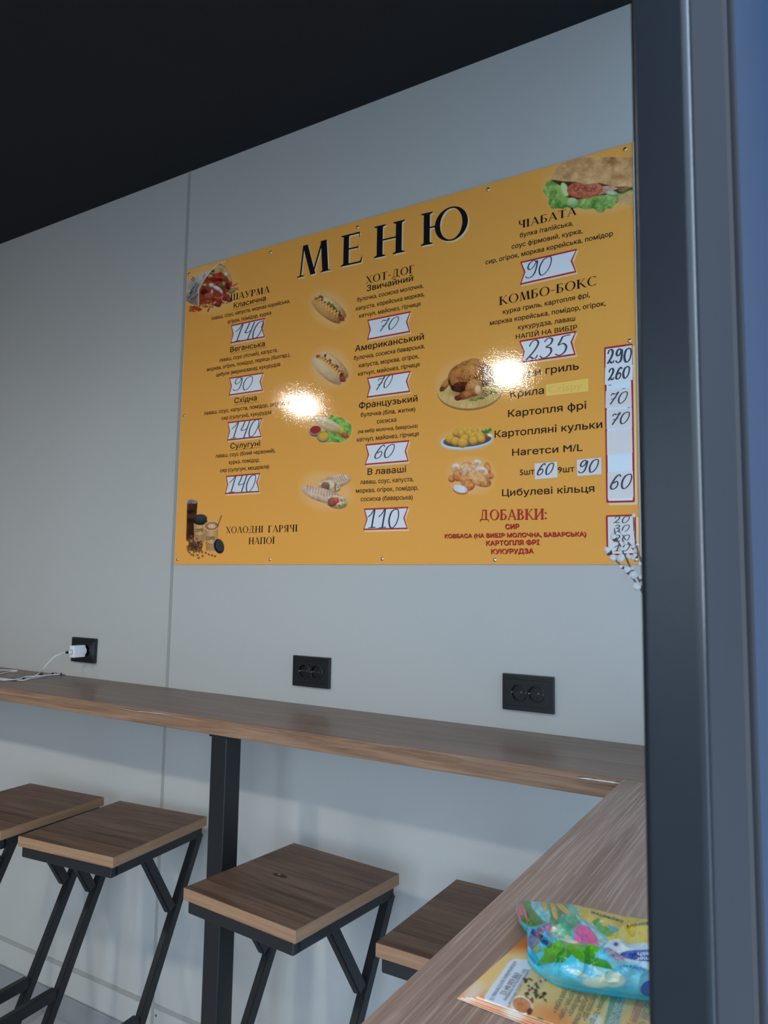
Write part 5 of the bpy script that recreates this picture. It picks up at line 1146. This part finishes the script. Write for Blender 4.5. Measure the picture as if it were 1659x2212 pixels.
crk = (.0055 * (1 - rid) ** 2 + .0008 * (1 - rid2) ** 2) * edge * (1.0 - .55 * np.clip((.45 - Vg) * 4, 0, 1))
Hh = Hh + crk - .002 * edge
for (x0_, y0_, x1_, y1_, w_, am) in ((600, 560, 700, 720, 9, -.006), (760, 230, 1010, 470, 7, .004), (940, 220, 1190, 560, 8, .004), (1330, 280, 1420, 430, 8, -.004), (560, 230, 700, 380, 8, .004), (640, 420, 760, 520, 8, -.006)):
    Hh += am * bp_.line([zz(9, x0_, y0_), zz(9, x1_, y1_)], w_, w_) * edge
WXg = np.zeros(PXg.shape); WYg = np.zeros(PXg.shape); ZB = LZ + .001
Zg = ZB + np.maximum(Hh, .0028)
V3 = F_[:, None, None] + R_[:, None, None] * ((PXg - W / 2) / FPX) - U_[:, None, None] * ((PYg - H / 2) / FPX)
tk = (Zg - CAM[2]) / V3[2]; WXg = CAM[0] + V3[0] * tk; WYg = CAM[1] + V3[1] * tk
def wipes_paint(p):
    q = q11; K_ = K2
    p.c[:] = K_((48, 176, 208)) * np.ones(p.c.shape); p.put(np.clip(p.noise(30, 4) * 1.5 - .4, 0, 1) * .6, K_((96, 204, 224)))
    yel = [(600, 90), (1560, 240), (1700, 260), (1700, 640), (1040, 580), (900, 420), (640, 260)]
    p.put(p.poly([q(x, y) for x, y in yel], 3), p.col2((214, 176, 24), (236, 208, 70), p.noise(22, 3)))
    p.put(p.poly([q(x, y) for x, y in ((1200, 262), (1420, 300), (1560, 300), (1560, 250), (1190, 240))]), K_((20, 84, 165)))
    p.put(p.poly([q(x, y) for x, y in ((1030, 560), (1150, 545), (1250, 610), (1400, 590), (1700, 610), (1700, 940), (1560, 940), (1350, 860), (1120, 800), (960, 640))], 3), K_((206, 224, 238)))
    p.put(p.poly([q(x, y) for x, y in ((860, 740), (930, 640), (1090, 760), (1300, 830), (1560, 950), (1560, 1110), (700, 1080), (420, 900))], 8), K_((112, 196, 220)))
    # teal and green foliage
    p.put(p.poly([q(x, y) for x, y in ((-60, 60), (80, 80), (560, 100), (640, 180), (690, 330), (620, 420), (560, 520), (420, 470), (300, 360), (120, 220))], 3), p.col2((10, 116, 80), (84, 190, 150), p.noise(16, 6) * 1.4 - .2))
    p.put(p.poly([q(x, y) for x, y in ((85, 90), (250, 100), (330, 260), (300, 360), (200, 300), (90, 170))], 4), p.col2((50, 168, 190), (170, 226, 232), p.noise(9, 9) * 1.5 - .3))
    p.put(p.poly([q(x, y) for x, y in ((-90, 60), (80, 85), (110, 180), (260, 340), (200, 385), (80, 400), (-20, 340), (-70, 180))], 3), p.col2((22, 96, 30), (76, 158, 48), p.noise(18, 7)))
    for a, b, w in (((-60, 120), (-20, 250), 5), ((-20, 130), (60, 320), 5), ((-70, 200), (-30, 330), 4)): p.put(p.line([q(*a), q(*b)], w), K_((214, 96, 140)))
    for a, b, c in (((250, 100), (270, 190), 60), ((345, 110), (395, 300), 60), ((400, 110), (545, 240), 50)):
        (ax, ay), (bx, by) = q(*a), q(*b); cx, cy = (ax + bx) / 2, (ay + by) / 2; L = math.hypot(bx - ax, by - ay) / 2 + 3; an = math.degrees(math.atan2(by - ay, bx - ax))
        p.put(p.ell(cx, cy, L, 6.2, an), K_((150, 100, 40))); p.put(p.ell(cx, cy, L - 1, 5.2, an), K_((226, 184, 74))); p.put(p.line([(ax, ay), (bx, by)], 1), K_((180, 130, 50)))
    p.put(p.ell(*q(610, 200), 14, 9, 30, 5) * .8, K_((120, 210, 190)))
    p.put(p.poly([q(x, y) for x, y in ((440, 360), (600, 540), (560, 560), (380, 520), (300, 400))], 6), p.col2((80, 180, 120), (216, 232, 200), p.noise(8, 3) * 1.5 - .2))
    for i in range(30):
        rs = random.Random(i + 50); x, y = q(rs.uniform(100, 330), rs.uniform(370, 600)); p.ball2(x, y, rs.uniform(3, 7), rs.uniform(2, 5), rs.uniform(0, 90), rs.choice([(150, 84, 130), (190, 110, 80), (130, 70, 40), (196, 120, 180), (90, 80, 160), (210, 120, 60)]))
    p.put(p.poly([q(x, y) for x, y in ((640, 270), (900, 470), (1010, 580), (930, 620), (880, 560), (760, 420))], 6) * .8, p.col2((120, 205, 150), (235, 240, 215), p.noise(7, 2) * 1.4 - .1))
    p.put(p.poly([q(x, y) for x, y in ((820, 330), (900, 290), (950, 380), (1050, 420), (1090, 500), (1000, 520), (880, 430))], 2), K_((82, 164, 50)))
    p.put(p.poly([q(x, y) for x, y in ((1005, 355), (1060, 390), (1110, 400), (1145, 440), (1090, 475), (1050, 455))], 1.5), K_((20, 158, 176)))
    # pink blossom
    p.put(p.poly([q(x, y) for x, y in ((640, 380), (720, 372), (790, 400), (850, 470), (880, 520), (920, 625), (760, 600), (690, 610), (600, 560), (620, 500), (580, 445), (625, 440))], 2), p.col2((196, 84, 150), (222, 122, 178), p.noise(14, 8)))
    p.put(p.poly([q(x, y) for x, y in ((400, 530), (640, 560), (690, 610), (560, 590), (420, 560))], 2), K_((222, 206, 190)))
    p.put(p.poly([q(x, y) for x, y in ((240, 660), (330, 590), (460, 560), (560, 600), (760, 590), (930, 640), (850, 760), (1000, 800), (1090, 915), (860, 870), (680, 820), (580, 725), (480, 830), (330, 830), (150, 870), (250, 720))], 2), p.col2((24, 112, 30), (96, 176, 44), p.noise(26, 5) * .8 - (p.Y - q(0, 690)[1]) / 70 + .35))
    p.put(p.poly([q(x, y) for x, y in ((60, 540), (110, 400), (150, 470), (160, 560), (240, 680), (120, 730), (60, 620))], 2), p.col2((20, 70, 130), (140, 150, 210), p.noise(7, 4)))
    p.put(p.poly([q(x, y) for x, y in ((150, 570), (245, 685), (95, 740))], 1.5), p.col2((30, 92, 50), (150, 190, 150), (np.sin(p.X * 2.2) * .5 + .5) * .8))
    # clouds
    for x, y, rx, ry, d in ((880, 1060, 30, 12, 0), (1060, 1040, 26, 14, 10), (1140, 1020, 16, 12, 30), (660, 950, 20, 5, 25), (900, 940, 18, 4, 30), (1100, 990, 18, 6, 40)):
        cx, cy = q(x, y); p.put(p.ell(cx, cy, rx, ry, d, 4) * .85, K_((196, 214, 196)))
    cx, cy = q(1600, 745); p.put(p.ell(cx, cy, 81, 13.5, 2), K_((24, 76, 170)))
    p.put(p.poly([q(x, y) for x, y in ((960, 645), (1020, 640), (1220, 770), (1200, 805), (1110, 800), (1010, 710))], 2), p.col2((50, 90, 165), (240, 190, 170), p.noise(6, 5) * 1.4 - .2))
    cx, cy = q(1115, 600); p.put(p.ell(cx, cy, 9, 7), K_((170, 195, 220))); p.put(p.ell(cx - 1, cy + 1, 5, 4), K_((40, 90, 170)))
    cx, cy = q(1520, 1130); p.put(p.ell(cx, cy, 22, 17, -20), K_((28, 80, 172)))
    cx, cy = q(1385, 475); p.put(p.ell(cx, cy, 3.5, 4, 0, 2) * .6, K_((220, 150, 50)))
    cx, cy = q(1545, 540); p.put(p.ell(cx, cy, 7, 8), K_((214, 100, 160)))
wipes_paint(bp_)
n = nu * nv; OB = np.array([-.2, -1.0, ZB]); wp = empty('wet_wipes_packet', tuple(OB))
tag(wp, 'crinkled glossy blue, green and yellow wet wipes packet lying on orange leaflets', 'packet')
v = np.stack([WXg - OB[0], WYg - OB[1], Zg - ZB], -1).reshape(-1, 3)
bcen = v.copy(); bcen[:, 2] = .0012
idx = np.arange(n).reshape(nv, nu); A, B, Cc, D = idx[:-1, :-1].ravel(), idx[:-1, 1:].ravel(), idx[1:, 1:].ravel(), idx[1:, :-1].ravel()
faces = np.stack([A, B, Cc, D], 1).tolist()
rim = list(idx[0]) + list(idx[1:, -1]) + list(idx[-1, ::-1][1:]) + list(idx[::-1, 0][1:-1])
base_i = {}; vb = []
for r_ in rim: base_i[int(r_)] = n + len(vb); vb.append(bcen[int(r_)].tolist())
for i in range(len(rim)): a = int(rim[i]); b = int(rim[(i + 1) % len(rim)]); faces.append([a, base_i[a], base_i[b], b])
lowr = [base_i[int(k)] for k in idx[0]]; highr = [base_i[int(k)] for k in idx[-1]]
for i in range(nu - 1): faces.append([lowr[i], highr[i], highr[i + 1], lowr[i + 1]])
me = bpy.data.meshes.new('wrapper'); me.from_pydata(v.tolist() + vb, [], faces); me.update()
at = me.color_attributes.new('Col', 'FLOAT_COLOR', 'POINT'); cc = np.ones((n + len(vb), 4)); cc[:n, :3] = bp_.c.reshape(-1, 3)
cc[n:, :3] = np.array([cc[int(r_), :3] for r_ in rim]); at.data.foreach_set('color', cc.ravel())
for pgn in me.polygons: pgn.use_smooth = True
mt, t_, b_ = new_mat('wrapper_foil'); a_ = t_.nodes.new('ShaderNodeAttribute'); a_.attribute_name = 'Col'; t_.links.new(a_.outputs['Color'], b_.inputs['Base Color'])
b_.inputs['Roughness'].default_value = .16; b_.inputs['Specular IOR Level'].default_value = .7
link('wrapper', me, mt, wp)
# lettering laid on the wrapper surface (upside down from here)
def wrap_text(body, L, R_p, sizepx, mat, off=.02):
    vs_, fs = text_mesh(body, off); L = np.array(q11(*L)); R_p = np.array(q11(*R_p)); x0, x1 = vs_[:, 0].min(), vs_[:, 0].max(); d = (R_p - L) / (x1 - x0)
    up = np.array([d[1], -d[0]]) / np.linalg.norm(d) * sizepx; V = []
    for x, y in vs_:
        P = L + d * (x - x0) + up * y
        if P[0] > 1470: P[0] = 1470
        j = int(np.clip(round((P[0] - x0b) / (x1b - x0b) * (nu - 1)), 0, nu - 1)); vq = (P[1] - BY[j]) / (TY[j] - BY[j]); k = int(np.clip(round(vq * (nv - 1)), 0, nv - 1))
        z = Zg[k, j] + .0005; w_ = hitZ(P[0], P[1], z); V.append((w_[0] - OB[0], w_[1] - OB[1], w_[2] - ZB))
    me = bpy.data.meshes.new('lettering'); me.from_pydata(V, [], fs); me.update(); link('lettering', me, mat, wp)
nv_ink = plain('packet_navy_ink', (.05, .06, .10), .3)
wrap_text('Вологі', (1512, 335), (1238, 372), 9, nv_ink); wrap_text('серветки', (1200, 325), (818, 208), 9, nv_ink)
wrap_text('fresh', (1600, 706), (1365, 706), 12, M['paper'], .03); wrap_text('summer', (1680, 752), (1345, 765), 12, M['paper'], .03)
wrap_text('Аромат', (1470, 900), (1190, 845), 9, plain('packet_blue_ink', (.03, .12, .35), .3), .0)
